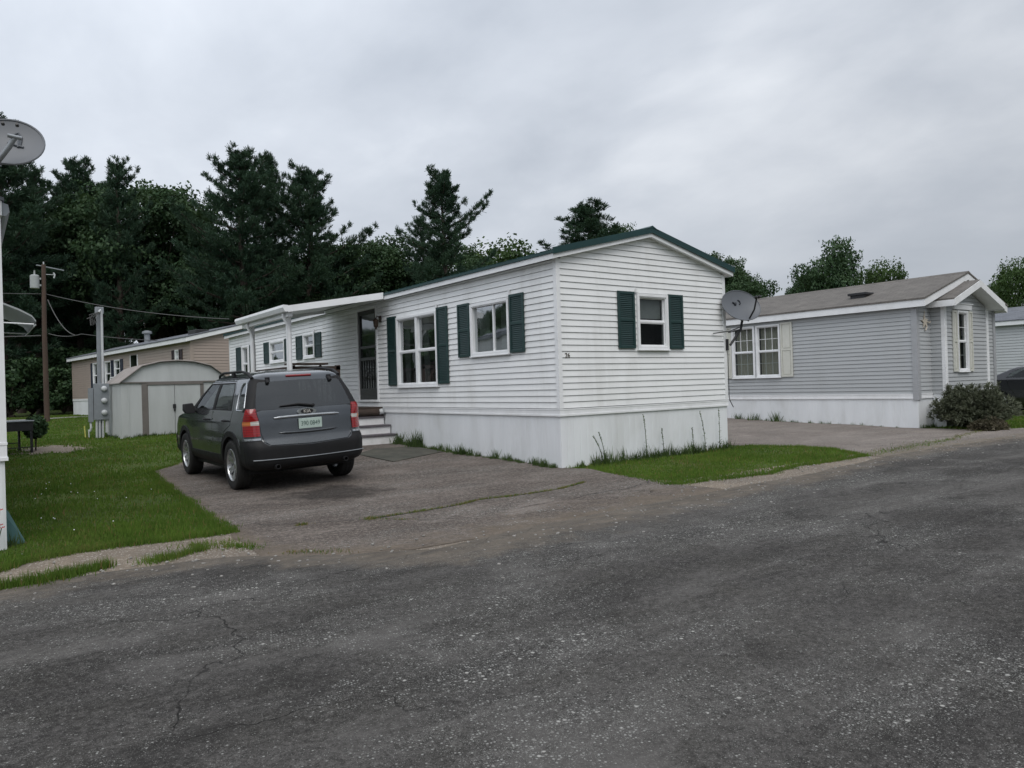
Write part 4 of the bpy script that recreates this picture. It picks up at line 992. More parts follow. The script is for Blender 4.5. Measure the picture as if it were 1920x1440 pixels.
# ---------------------------------------------------------- tan home behind the shed
tn = empty('mobile_home', (.04, 23.95, .35), math.atan2(2.38, 19.06), 'long tan clapboard mobile home with grey roof behind the shed', 'mobile home')
W3, L3 = 4.4, 19.2; T3 = .86; E3 = 3.25; s3 = .25; zr3 = E3 + .04 + s3 * W3 / 2
A, B, C, D = Plane((0, 0, 0), (0, 1, 0), (-1, 0, 0)), Plane((0, 0, 0), (1, 0, 0), (0, -1, 0)), Plane((W3, 0, 0), (0, 1, 0), (1, 0, 0)), Plane((0, L3, 0), (1, 0, 0), (0, 1, 0))
tw = [(1.3, 1.75, 2.35, 2.98), (13.7, 14.6, 1.55, 2.95), (9.6, 10.6, 2.0, 2.95), (11.2, 12.3, 1.6, 2.95)]
td = (6.9, 7.9, .95, 3.05)
mb = siding(A, .02, L3 - .02, T3 + .10, E3 + .02, [opening(*w_) for w_ in tw] + [td], lap=.125)
for m2 in (siding(B, .02, W3 - .02, T3 + .10, zr3, [], (E3 + .04, W3 / 2, zr3), lap=.125), siding(C, .02, L3 - .02, T3 + .10, E3 + .02, lap=.125), siding(D, .02, W3 - .02, T3 + .10, zr3, [], (E3 + .04, W3 / 2, zr3), lap=.125)): mb.add(m2.v, m2.f)
mb.build('siding', MT['vinyl_tan'], tn)
corners(tn, W3, L3, T3 + .1, E3 + .03, 'vinyl_tan', w=.12); skirting(tn, W3, L3, T3, zb=-.4)
rt = roof(tn, W3, L3, E3 - .02, s3, .25, .2, 'shingle_grey', fh=.17, th=.05)
for i, w_ in enumerate(tw):
    window(tn, A, *w_, kind='hung', curt=None if i == 0 else 'curtain')
    ws = .38 if i == 0 else .42; sm_ = MT['shutter_dark'] if i == 0 else MT['shutter_blue']
    shutter(tn, A, w_[0] - ws - .02, w_[0] - .02, w_[2], w_[3], sm_, slats=False); shutter(tn, A, w_[1] + .02, w_[1] + ws + .02, w_[2], w_[3], sm_, slats=False)
M = A.M()
mb = MB(); mb.box(td[0], -.5, td[2], td[0] + .02, .02, td[3], M).box(td[1] - .02, -.5, td[2], td[1], .02, td[3], M).box(td[0], -.5, td[2], td[1], -.48, td[3], M).box(td[0], -.5, td[3] - .02, td[1], .02, td[3], M); mb.build('recessed_door', simple('dark_green_door', (.03, .045, .03), .5), tn)
mb = MB(); mb.box(td[0] - .09, 0, td[2], td[0], .04, td[3], M).box(td[1], 0, td[2], td[1] + .09, .04, td[3], M).box(td[0] - 1.6, .9, 1.95, td[1] + .05, .96, 2.0, M).box(td[0] - 1.6, .9, .2, td[0] - 1.53, .97, 1.95, M).box(td[1], .9, .2, td[1] + .07, .97, 1.95, M)
mb.build('porch_rail', MT['white'], tn)
# roof vent pipe and low hatch
mb = MB(); mb.tube([(1.0, 8.6, E3 + .2), (1.0, 8.6, E3 + .95)], .14, 12).tube([(1.0, 8.6, E3 + .96), (1.0, 8.6, E3 + 1.06)], .24, 12).tube([(1.0, 8.6, E3 + 1.06), (1.0, 8.6, E3 + 1.12)], [.24, .08], 12); mb.build('vent_pipe', MT['metal_grey'], rt, smooth=40)
mb = MB(); mb.box(.6, 1.0, E3 + .40, 1.2, 1.9, E3 + .60); mb.box(.7, 16.2, E3 + .40, 1.1, 16.8, E3 + .56); mb.build('roof_hatch', MT['black'], rt, bevel=.02)

# ---------------------------------------------------------- white home at the left edge of the frame
LH = (-11.6, -.95); W4, L4 = 4.27, 14.5; T4 = .80; E4 = 3.02
lh = empty('mobile_home', (*LH, 0), 0, 'corner of a white mobile home at the left edge of the photo', 'mobile home')
A, B, C, D = Plane((0, 0, 0), (0, 1, 0), (-1, 0, 0)), Plane((0, 0, 0), (1, 0, 0), (0, -1, 0)), Plane((W4, 0, 0), (0, 1, 0), (1, 0, 0)), Plane((0, L4, 0), (1, 0, 0), (0, 1, 0))
s4 = .20; zr4 = E4 + .04 + s4 * W4 / 2
mb = siding(B, .02, W4 - .06, T4 + .12, zr4, [], (E4 + .04, W4 / 2, zr4))
for m2 in (siding(A, .02, L4 - .02, T4 + .12, E4 + .02), siding(C, .06, L4 - .02, T4 + .12, E4 + .02), siding(D, .02, W4 - .02, T4 + .12, zr4, [], (E4 + .04, W4 / 2, zr4))): mb.add(m2.v, m2.f)
mb.build('siding', MT['vinyl_white'], lh)
corners(lh, W4, L4, T4 + .158, E4 + .03, w=.14); skirting(lh, W4, L4, T4, tz=.16)
r4 = roof(lh, W4, L4, E4 - .02, s4, .03, .06, 'shingle_grey', fh=.13, th=.03)
mb = MB(); yy = -.05
mb.prism([(W4 + .035, yy, E4 + .10), (W4 + .08, yy, E4 + .085), (W4 + .09, yy, E4 + .02), (W4 + .06, yy, E4 - .02), (W4 + .035, yy, E4 - .02)], (0, L4 + .15, 0)); mb.build('gutter', MT['metal_grey'], lh, recalc=True)
# awning over a side window
aw = empty('window_awning', (-7.33, 7.0, 2.75), 0, 'curved grey awning jutting from the side of the left white home', 'awning')
mb = MB()
pr_ = [(0, .42), (.25, .36), (.55, .23), (.74, .12), (.80, .03), (.80, -.03), (.76, -.06)]
for i in range(len(pr_) - 1):
    (xa, za), (xb, zb) = pr_[i], pr_[i + 1]; mb.prism([(xa, 0, za), (xb, 0, zb), (xb, 0, zb - .02), (xa, 0, za - .02)], (0, 2.4, 0))
for yy in np.linspace(0, 2.3, 11): 
    for i in range(len(pr_) - 1):
        (xa, za), (xb, zb) = pr_[i], pr_[i + 1]; mb.prism([(xa, yy, za + .012), (xb, yy, zb + .012), (xb, yy, zb), (xa, yy, za)], (0, .07, 0))
mb.build('canopy', MT['awning'], aw, recalc=True)
mb = MB(); mb.tube([(0, .02, .0), (.77, .02, -.03)], .014, 6).tube([(0, 2.38, .0), (.77, 2.38, -.03)], .014, 6); mb.build('bracket', MT['white'], aw)
# leaning green board and flowers at its foot
mb = MB(); mb.prism([(-7.40, -.70, 0), (-7.17, -.74, 0), (-7.30, -.62, .30), (-7.40, -.60, .40)], (.0, .02, .0)); o = mb.build('green_board', MT['tarp'], recalc=True); tag(o, label='triangular green board leaning at the foot of the left white home', cat='board')
# ================================================================== SHED
sh = empty('garden_shed', (-4.2, 13.5, g(-3, 13.5)), 0, 'pale metal garden shed with curved roof and double doors behind the SUV', 'shed')
SW, SL = 2.88, 2.6; hw = 1.50; b0 = -.06
prof = [(0, 1.50), (.53, 1.92), (1.0, 2.04), (1.44, 2.07), (1.88, 2.04), (2.35, 1.92), (2.88, 1.50)]
def corr(mb, p0, p1, N, z0, z1, pitch=.19, dep=.018):
    p0, p1, N = Vector(p0), Vector(p1), Vector(N); l = (p1 - p0).length; U = (p1 - p0) / l; n = int(l / pitch); k = l / n
    for i in range(n):
        a = p0 + U * k * i
        seq = [(0, 0), (.08, 0), (.14, dep), (.42, dep), (.48, 0), (1, 0)]
        for (s, d), (s2_, d2) in zip(seq[:-1], seq[1:]):
            q, w_ = a + U * k * s + N * d, a + U * k * s2_ + N * d2
            mb.quad(q + Vector((0, 0, z0)), w_ + Vector((0, 0, z0)), w_ + Vector((0, 0, z1)), q + Vector((0, 0, z1)))
mb = MB(); corr(mb, (0, SL, 0), (0, 0, 0), (-1, 0, 0), b0, hw); corr(mb, (SW, 0, 0), (SW, SL, 0), (1, 0, 0), b0, hw); corr(mb, (SW, SL, 0), (0, SL, 0), (0, 1, 0), b0, hw)
mb.quad((0, 0, b0), (.52, 0, b0), (.52, 0, hw), (0, 0, hw)); mb.quad((2.12, 0, b0), (SW, 0, b0), (SW, 0, hw), (2.12, 0, hw))
mb.box(.17, -.012, b0, .2, .0, hw).box(.52 - .01, -.012, b0, .52, 0, hw).box(2.5, -.012, b0, 2.52, 0, hw)
mb.build('wall', MT['shed'], sh)
for yy in (-.012, SL): 
    mb = MB(); mb.prism([(x, yy, z - .01) for x, z in prof] , (0, .012, 0)); mb.box(2.0, yy - .004, 1.52, 2.015, yy, 1.98); mb.build('gable_panel', MT['shed'], sh, recalc=True)
mb = MB()
for (xa, za), (xb, zb) in zip(prof[:-1], prof[1:]):
    e0 = -.05 if xa == 0 else 0; e1 = .05 if xb == SW else 0; sl0 = (zb - za) / (xb - xa)
    mb.prism([(xa + e0, -.09, za + e0 * sl0 + .004), (xb + e1, -.09, zb + e1 * sl0 + .004), (xb + e1, -.09, zb + e1 * sl0 + .028), (xa + e0, -.09, za + e0 * sl0 + .028)], (0, SL + .18, 0))
    n = 9
    for i in range(n):
        y = -.06 + (SL + .1) * i / n
        mb.prism([(xa + e0, y, za + e0 * sl0 + .028), (xb + e1, y, zb + e1 * sl0 + .028), (xb + e1, y, zb + e1 * sl0 + .042), (xa + e0, y, za + e0 * sl0 + .042)], (0, .05, 0))
mb.build('roof', simple('shed_roof', (.36, .33, .31), .6, .1, 5, stain=.3), sh, recalc=True)
mb = MB()
for (xa, za), (xb, zb) in zip(prof[:-1], prof[1:]): mb.tube([(xa, -.1, za + .012), (xb, -.1, zb + .012)], .013, 6)
mb.box(-.01, -.045, hw - .035, SW + .01, -.002, hw + .0).box(.66, -.055, hw - .09, 2.12, -.03, hw - .035)
mb.build('roof_edge', MT['shed_trim'], sh)
mb = MB(); mb.box(.515, -.035, b0, .67, -.003, hw - .036).box(2.05, -.035, b0, 2.14, -.003, hw - .036); mb.build('door_frame', MT['shed_trim'], sh, bevel=.004)
for a, b in ((.675, 1.352), (1.362, 2.045)):
    mb = MB(); mb.box(a, -.028, b0 + .02, b, -.006, hw - .09)
    for q in (.04, .96): x_ = a + (b - a) * q; mb.box(x_ - .012, -.036, b0 + .04, x_ + .012, -.028, hw - .1)
    dd = mb.build('door', MT['shed'], sh, bevel=.003)
mb = MB(); mb.box(1.30, -.07, .74, 1.38, -.03, .86).tube([(1.34, -.06, .74), (1.34, -.06, .66)], .025, 8); mb.build('padlock', MT['black'], dd, bevel=.01)

# ================================================================== METER POST
mp = empty('meter_post', (-4.52, 15.0, g(-4.5, 15)), 0, 'grey electric meter post with three round meters beside the shed', 'meter post', ry=radians(.6))
mb = MB(); mb.box(-.05, -.0, -.1, .05, .10, 3.72); mb.build('post', MT['meter'], mp, bevel=.01)
mb = MB(); mb.tube([(.08, -.06, 1.3), (.07, -.06, 3.4), (.065, -.06, 3.56), (.03, -.10, 3.64), (-.01, -.12, 3.58)], .032, 10); mb.build('conduit', MT['pvc'], mp, smooth=50)
mb = MB(); mb.box(-.08, -.02, 3.55, .13, .12, 3.74); mb.build('post_cap', MT['metal_grey'], mp, bevel=.01)
mb = MB()
for k in range(4):
    a = k * .5; mb.tube([(-.01, -.12, 3.58), (-.10 - .05 * k, -.14, 3.40 + .03 * k), (-.16 - .02 * k, -.10, 3.20 + .06 * k), (-.06, -.10, 3.30)], .009, 5)
mb.tube([(-.22, -.06, 3.42), (-.20, -.06, 3.20)], .018, 6).tube([(-.16, -.06, 3.46), (-.30, -.06, 3.38)], .012, 6); mb.build('service_wires', MT['wire'], mp)
mb = MB(); mb.box(-.17, -.14, .52, .22, -.01, 1.55).box(-.30, -.12, .46, -.18, -.0, 1.42); mb.box(.02, -.15, 1.15, .035, -.14, 1.50); bx = mb.build('meter_box', MT['meter'], mp, bevel=.012)
for z in (1.40, 1.06, .72):
    mb = MB(); Mm = Matrix.Translation((.09, -.14, z)) @ Matrix.Rotation(pi / 2, 4, 'X'); mb.lathe([(0, .085), (.05, .08), (.075, .05), (.08, 0)], Mm, 16); mb.build('meter', MT['pvc'], bx, smooth=60)
mb = MB()
for x in (-.10, -.02, .06): mb.tube([(x, -.07, -.05), (x, -.07, .52)], .028, 8)
mb.tube([(-.25, -.06, .46), (-.24, -.08, .30), (-.27, -.06, .2)], .03, 6); mb.tube([(.17, -.05, .52), (.17, -.05, .15)], .055, 8); mb.build('pipe', MT['pvc'], mp)
mb = MB(); z_ = g(-4.86, 15.1); mb.tube([(-4.88, 15.1, z_ - .02), (-4.90, 15.1, z_ + .36)], .018, 8); o = mb.build('marker_pipe', MT['yellow'], smooth=50); tag(o, label='thin pale yellow pipe stub in the grass left of the meter post', cat='pipe')
mb = MB(); mb.tube([(-4.80, 15.05, z_ - .02), (-4.80, 15.05, z_ + .25)], .02, 8); o = mb.build('marker_pipe', MT['pvc'], smooth=50); tag(o, label='short grey pipe stub between the yellow pipe and the meter post', cat='pipe')

# ================================================================== UTILITY POLE AND WIRES
PX, PY = -4.62, 30.8; PZ = g(PX, PY)
up = empty('utility_pole', (PX, PY, PZ), 0, 'tall brown wooden utility pole with a pale transformer in front of the pines', 'utility pole')
mb = MB(); mb.tube([(0, 0, -.1), (-.01, 0, 4), (.03, 0, 7.2)], [.115, .10, .085], 12); mb.build('pole', MT['pole'], up, smooth=50)
mb = MB(); mb.tube([(-.33, 0, 6.08), (-.33, 0, 6.10), (-.33, 0, 6.66), (-.33, 0, 6.70)], [.13, .185, .185, .14], 16).tube([(-.33, 0, 6.70), (-.33, 0, 6.90)], [.04, .03], 8).box(-.2, -.04, 6.2, -.08, .04, 6.28).box(-.2, -.04, 6.5, -.08, .04, 6.58); mb.build('transformer', simple('transformer', (.36, .38, .38), .5, .08, 4, stain=.25), up, smooth=40)
mb = MB(); mb.tube([(-.25, 0, 7.15), (.85, .3, 7.02)], .03, 6); mb.build('crossarm', MT['metal_grey'], up)
mb = MB(); mb.tube([(.40, 0, 6.85), (.46, 0, 6.75), (.42, 0, 6.6)], .035, 6).tube([(.1, 0, 6.75), (.45, 0, 6.75)], .015, 5).tube([(.03, 0, 7.2), (.03, 0, 7.32)], .03, 6); mb.build('insulator', MT['pvc'], up)
def wire(p0, p1, sag, name, label, r=.014, n=14):
    p0, p1 = Vector(p0), Vector(p1); mb = MB()
    mb.tube([p0.lerp(p1, i / n) - Vector((0, 0, sag * 4 * (i / n) * (1 - i / n))) for i in range(n + 1)], r, 5)
    o = mb.build(name, MT['wire']); tag(o, label=label, cat='wire'); return o
wire((PX - .1, PY, PZ + 5.85), (-17, 26, 5.7), .15, 'power_line', 'black wire running left from the middle of the utility pole', .016)
wire((PX + .1, PY, PZ + 5.85), (1.1, 22, 4.39), .2, 'power_line', 'black wire sagging right from the utility pole past the meter post', .016)
wire((PX + .15, PY, PZ + 5.6), (-3.55, 29.5, PZ + 3.9), .35, 'drop_cable', 'curved service cable hanging beside the utility pole', .02)
wire((PX - .15, PY, PZ + 3.95), (-15, 30, 4.0), .1, 'telephone_line', 'thick low cable running left from the utility pole', .025)
wire((PX + .15, PY, PZ + 4.05), (-3.3, 29.5, PZ + 3.95), .12, 'telephone_line', 'short low cable running right from the utility pole', .02)
wire((-3.3, 29.5, PZ + 3.95), (.4, 31, 4.1), .05, 'service_line', 'pale wire from the low cable to the tan home roof', .018)

# ================================================================== SATELLITE DISHES
def dish(name, label, loc, aim, w, h, mat, markmat, foot, arm_pts, kind):
    root = empty(name, loc, 0, label, 'satellite dish')
    aim = Vector(aim).normalized(); X = Vector((0, 0, 1)).cross(aim).normalized(); Yv = aim.cross(X)
    M = Matrix((X, Yv, aim)).transposed().to_4x4()
    def ringmesh(off, flip):
        vs = []; fs = []; nr, na = 8, 40
        for i in range(nr + 1):
            q = i / nr
            for k in range(na):
                a = 2 * pi * k / na; px, py = w / 2 * q * cos(a), h / 2 * q * sin(a)
                vs.append(M @ Vector((px, py, .09 * q * q * w + off)))
        for i in range(nr):
            for k in range(na):
                a, b = i * na + k, i * na + (k + 1) % na; f = (a, b, b + na, a + na); fs.append(f if not flip else f[::-1])
        return vs, fs, nr, na
    mb = MB(); v1, f1, nr, na = ringmesh(0, False); v2, f2, _, _ = ringmesh(-.012, True); mb.add(v1, f1); mb.add(v2, f2); nb = len(v1)
    for k in range(na): mb.f.append((nr * na + k, nr * na + (k + 1) % na, nb + nr * na + (k + 1) % na, nb + nr * na + k))
    d_ = mb.build('reflector', mat, root, smooth=40)
    mb = MB()
    rim = [M @ Vector((w / 2 * cos(2 * pi * k / na), h / 2 * sin(2 * pi * k / na), .09 * w)) for k in range(na + 1)]
    mb.tube(rim, .009, 6, cap=False); mb.build('rim', mat, d_)
    for parts in kind['mark']:
        mb = MB()
        for p in parts: 
            if p[0] == 't': mb.tube([M @ Vector((x, y, .09 * w * ((2 * x / w) ** 2 + (2 * y / h) ** 2) + .006)) for x, y in p[1]], p[2], 6)
        mb.build('mark', markmat, d_)
    mb = MB()
    for pts_, r_ in arm_pts: mb.tube([M @ Vector(p) if l_ else Vector(p) for p, l_ in pts_], r_, 8)
    mb.build('arm', kind['arm'], root, smooth=50)
    mb = MB()
    for p, s in kind['lnb']:
        q = M @ Vector(p); mb.tube([q - aim * s * .5, q + aim * s * .6], [s * .6, s * .45], 10); 
    mb.build('receiver', MT['black'], root, smooth=40)
    if foot: 
        mb = MB()
        for (a, b, c, d, e, f) in foot: mb.box(a, b, c, d, e, f)
        mb.build('mount', kind['arm'], root, bevel=.006)
    return root
# dish on the corner of the white home.  centre (4.62,-.35,2.72)
dk = {'mark': [[('t', [(-.13, .10), (-.09, .075), (-.05, .09)], .018), ('t', [(-.10, .06), (-.06, .055)], .022), ('t', [(.0, .15), (.035, .13), (.045, .08), (.02, .06)], .013)]], 'arm': MT['black'], 'lnb': [((.10, -.03, .42), .05), ((.17, -.02, .42), .05)]}
dish('satellite_dish', 'dark grey satellite dish on an arm at the right corner of the white home', (4.40, -.18, 2.71), (-.28, -.86, .42), .84, .66, MT['dish'], MT['dish_mark'],
     [(-.24, .12, -.82, -.19, .19, -.60)],
     [([((-.20, .08, -.72), False), ((.08, .04, -.42), False), ((.12, .03, -.25), False), ((.0, .04, -.06), False)], .024),
      ([((.10, -.30, .0), True), ((.11, -.20, .25), True), ((.12, -.04, .40), True)], .016),
      ([((.10, .03, -.36), False), ((-.30, -.0, -.46), False), ((-.62, .14, -.50), False)], .010),
      ([((.06, .03, -.42), False), ((-.22, .10, -.48), False)], .010)], dk)
mb = MB(); mb.tube([(4.205, -.035, 1.95), (4.205, -.035, 1.0), (4.22, -.04, .93), (4.29, -.06, .80)], .008, 6); o = mb.build('dish_cable', MT['black']); tag(o, label='black cable running down the corner of the white home from the dish', cat='cable')
# dish on the roof of the left home
dk2 = {'mark': [[('t', [(.02, .10), (.06, .12), (.08, .08), (.07, .0)], .012), ('t', [(.06, .10), (.06, -.02)], .012), ('t', [(-.02, .02), (.10, -.02)], .010), ('t', [(-.13, .09), (-.11, .02)], .010)]],
       'arm': MT['metal_grey'], 'lnb': [((.0, -.05, .34), .025), ((.10, -.05, .34), .025)]}
dish('satellite_dish', 'pale grey satellite dish with faded lettering on the left white home roof', (-7.235, -1.30, 3.56), (-.18, -.93, .38), .52, .47, MT['dish_pale'], MT['dish_mark_pale'],
     [(-.40, .25, -.52, -.25, .37, -.28)],
     [([((-.32, .30, -.42), False), ((-.22, -.02, -.26), False), ((-.10, -.16, -.20), False), ((-.02, -.22, -.08), False), ((.02, -.24, .0), False)], .022),
      ([((-.03, -.25, .01), False), ((.07, -.25, .0), False)], .018),
      ([((-.25, .10, -.30), False), ((-.05, .02, -.15), False)], .012)], dk2)

# ================================================================== PATIO TABLE AND GRILL AT LEFT
px_, py_ = -6.78, 11.0; pz_ = g(px_, py_)
tb = empty('patio_table', (px_, py_, pz_), .35, 'dark metal patio table beside the wall of the left white home', 'table')
mb = MB(); mb.box(-.45, -.35, .70, .32, .35, .73); mb.build('table_top', MT['metal_grey'], tb, bevel=.008)
mb = MB(); mb.box(-.43, -.33, .50, .30, .33, .69); mb.build('apron', MT['black'], tb)
for sx, sy in ((-.40, -.3), (.27, -.3), (-.40, .3), (.27, .3)):
    mb = MB(); mb.box(sx - .02, sy - .02, -.02, sx + .02, sy + .02, .5); mb.build('leg', MT['black'], tb)
mb = MB(); mb.box(-.40, -.3, .12, .27, -.28, .14).box(-.40, .28, .2, .27, .3, .22).box(-.40, -.3, .3, -.38, .3, .32); mb.build('stretcher', MT['black'], tb)
# ================================================================== CARS
from mathutils.geometry import delaunay_2d_cdt
import bmesh
def car_paint(name, col):
    t = NT(name); v = t.obj()
    c = t.mix(t.rng(t.noise(v, 2.2, 5, .6), .4, .7), tuple(col), tuple(min(x * 1.25 + .004, 1) for x in col))
    # road dust low down
    sp_ = t.n('ShaderNodeSeparateXYZ'); t.l(v, sp_.inputs[0])
    dz = t.math('MULTIPLY', t.rng(sp_.outputs[2], .35, .95, .30, .02), t.rng(t.noise(v, 3.0, 6, .7), .3, .7, .6, 1.2))
    c = t.mix(dz, c, (.10, .095, .082))
    r = t.math('MULTIPLY_ADD', dz, .5, .20)
    b = t.bsdf(c, r, .6, t.bump(t.noise(v, 420, 2), .05, .001), .5, coat=1.0)
    return t.m
MT['paint'] = car_paint('grey_metallic_paint', (.052, .060, .069))
MT['paint_black'] = car_paint('black_paint', (.014, .015, .018))
MT['plastic'] = simple('black_plastic', (.011, .011, .012), .62, .2, 9, stain=.10, stain_col=(.04, .037, .034), spec=.3)
MT['rubber'] = simple('tyre_rubber', (.016, .016, .016), .85, .25, 14, stain=.25, stain_col=(.06, .055, .05))
MT['alloy'] = simple('alloy', (.52, .53, .54), .3, .1, 9, metal=.8)
MT['silver'] = simple('silver_trim', (.42, .44, .46), .28, .06, 9, metal=.7)
def lamp_mat(name, col):
    t = NT(name); v = t.obj(); w_ = t.math('SINE', t.math('MULTIPLY', t.n('ShaderNodeSeparateXYZ').outputs[2], 1.0))
    sp_ = t.n('ShaderNodeSeparateXYZ'); t.l(v, sp_.inputs[0]); w_ = t.rng(t.math('SINE', t.math('MULTIPLY', sp_.outputs[2], 190.0)), -1, 1, .75, 1.15)
    cc = t.n('ShaderNodeCombineColor'); [t.l(w_, cc.inputs[i]) for i in range(3)]
    t.bsdf(t.mix(1.0, tuple(col), cc.outputs[0], 'MULTIPLY'), .12, 0, None, .6, coat=.5); return t.m
MT['red_lamp'] = lamp_mat('red_lens', (.26, .003, .005)); MT['amber'] = lamp_mat('amber_lens', (.62, .20, .05)); MT['clear'] = lamp_mat('clear_lens', (.62, .60, .56))
MT['plate'] = simple('plate', (.44, .54, .49), .45, .08, 12); MT['plate_ink'] = simple('plate_ink', (.03, .075, .06), .5, .1, 12)
MT['seat'] = simple('seat_cloth', (.07, .065, .058), .9, .2, 9)

def build_car(root, TAB, LEN, wheels, paint, feats, wheel_r=.345, tyre_w=.225, ax=.77, k_plan=.035, crown=.05, spokes=6):
    vv = np.array([q[0] for q in TAB]); vf = np.linspace(vv[0], vv[-1], 500); ker = np.exp(-0.5 * (np.arange(-14, 15) / 5.0) ** 2); ker /= ker.sum()
    cols = []
    for i in range(1, 5):
        a = np.interp(vf, vv, [q[i] for q in TAB]); p = np.pad(a, 14, mode='reflect', reflect_type='odd'); cols.append(np.convolve(p, ker, 'valid'))
    RW = TAB[0][2] * 0 + .9
    def P(t, v):
        z, Wd, Rr, Fr = (float(np.interp(v, vf, c)) for c in cols); Wd = max(Wd, .004)
        ya, yk = max(.7, Rr + .35), min(3.0, Fr - .35)
        if ya > yk: ya = yk = (Rr + Fr) / 2
        r = min(float(np.interp(v, [.92, 1.08, 1.5], [.20, .085, .10])), Wd * .45, (Fr - Rr) * .3)
        q = lambda y: k_plan * ((y - LEN * .48) / (LEN * .5)) ** 2
        t = abs(t)
        if t <= .9:
            x = Wd * t / .9; dx = Wd - x; sgn = 1
            if dx < r: ph = pi / 4 * (1 - dx / r); px, py = Wd - r + r * sin(ph), Rr + r - r * cos(ph)
            else: px, py = x, Rr
            py += crown * (px / .9) ** 2; px *= (1 - q(Rr))
        elif t <= .9 + LEN:
            y = t - .9
            if y < ya: y = Rr + (ya - Rr) * y / ya
            elif y > yk: y = yk + (Fr - yk) * (y - yk) / (LEN - yk)
            d0, d1 = y - Rr, Fr - y
            if d0 < r: ph = pi / 4 * (1 + d0 / r); px, py = Wd - r + r * sin(ph), Rr + r - r * cos(ph)
            elif d1 < r: ph = pi / 4 * (1 + d1 / r); px, py = Wd - r + r * sin(ph), Fr - r + r * cos(ph)
            else: px, py = Wd, y
            px *= (1 - q(py)) if d0 >= r and d1 >= r else (1 - q(Rr)) if d0 < r else (1 - q(Fr))
            fade = max(0, 1 - d0 / .45); py += crown * (px / .9) ** 2 * fade
        else:
            x = Wd * (1 - (t - .9 - LEN) / .9); dx = Wd - x
            if dx < r: ph = pi / 4 * (1 - dx / r); px, py = Wd - r + r * sin(ph), Fr - r + r * cos(ph)
            else: px, py = x, Fr
            px *= (1 - q(Fr)); py -= .10 * (px / .9) ** 2
        return Vector((px, py, z))
    def inv(y, z):                 # side: real (y,z) -> (t,v)
        v = float(np.interp(z, cols[0], vf)); Rr, Fr = (float(np.interp(v, vf, cols[i])) for i in (2, 3))
        ya, yk = max(.7, Rr + .35), min(3.0, Fr - .35)
        if ya > yk: ya = yk = (Rr + Fr) / 2
        if y < ya: ab = (y - Rr) / (ya - Rr) * ya
        elif y > yk: ab = yk + (y - yk) / (Fr - yk) * (LEN - yk)
        else: ab = y
        return (.9 + ab, v)
    def invr(x, z):
        v = float(np.interp(z, cols[0], vf)); Wd = float(np.interp(v, vf, cols[1])); return (min(.9 * x / Wd, .9), v)
    def dens(poly, step=.04, closed=True):
        out = []
        n = len(poly)
        for i in range(n if closed else n - 1):
            a, b = poly[i], poly[(i + 1) % n]; m_ = max(int(math.dist(a, b) / step), 1)
            for j in range(m_): out.append((a[0] + (b[0] - a[0]) * j / m_, a[1] + (b[1] - a[1]) * j / m_))
        if not closed: out.append(poly[-1])
        return out
    T = .9 + LEN + .9; v0, v1 = vv[0], vv[-1]
    polys, labs = [], []
    for lab, space, poly in feats:
        if space == 'seamS' or space == 'seamR':
            f = inv if space == 'seamS' else invr; pts = [f(*p) for p in dens(poly, .05, False)]; w = .0045
            for a, b in zip(pts[:-1], pts[1:]):
                dx, dy = b[0] - a[0], b[1] - a[1]; l = math.hypot(dx, dy) or 1; nx, ny = -dy / l * w, dx / l * w; ex, ey = dx / l * w * .8, dy / l * w * .8
                polys.append([(a[0] + nx - ex, a[1] + ny - ey), (a[0] - nx - ex, a[1] - ny - ey), (b[0] - nx + ex, b[1] - ny + ey), (b[0] + nx + ex, b[1] + ny + ey)]); labs.append(lab)
        else:
            f = {'S': inv, 'R': invr, 'T': (lambda a, b: (a, b))}[space]
            polys.append([f(*p) for p in dens(poly)]); labs.append(lab)
    pts = []; faces = []
    def cl(p): return (min(max(p[0], 0), T), min(max(p[1], v0), v1))
    for pl2 in polys:
        b = len(pts); pts += [cl(p) for p in pl2]; faces.append(list(range(b, b + len(pl2))))
    ts = np.unique(np.round(np.concatenate([np.arange(0, .6, .06), np.arange(.6, 1.35, .022), np.arange(1.35, LEN + .5, .07), np.arange(LEN + .5, LEN + 1.2, .03), np.linspace(LEN + 1.2, T, 8)]), 4))
    vs = np.unique(np.round(np.concatenate([np.arange(v0, 1.0, .035), np.arange(1.0, v1, .02), [v1]]), 4))
    for t_ in ts:
        for v_ in vs: pts.append((float(t_), float(v_)))
    for e in (0.0, T):
        pass
    ov, oe, of, _, _, orf = delaunay_2d_cdt([Vector(p) for p in pts], [], faces, 0, 1e-5)
    ov = [tuple(p) for p in ov]
    base = [P(*p) for p in ov]
    nor = []
    for (t_, v_), b in zip(ov, base):
        e = .004; d1 = P(min(t_ + e, T), v_) - P(max(t_ - e, 0), v_); d2 = P(t_, min(v_ + e, v1)) - P(t_, max(v_ - e, v0)); n = d1.cross(d2)
        nor.append(n.normalized() if n.length > 1e-9 else Vector((0, 0, 1)))
    PREC = {'gap': 9, 'hole': 10}
    groups = {}
    for f, o in zip(of, orf):
        if len(o) == 0: lab = 'body'
        else: lab = max((labs[i] for i in o), key=lambda L: (PREC.get(L, 0) or ORDER.index(L) * .1 + 1))
        if lab == 'hole': continue
        groups.setdefault(lab, []).append(f)
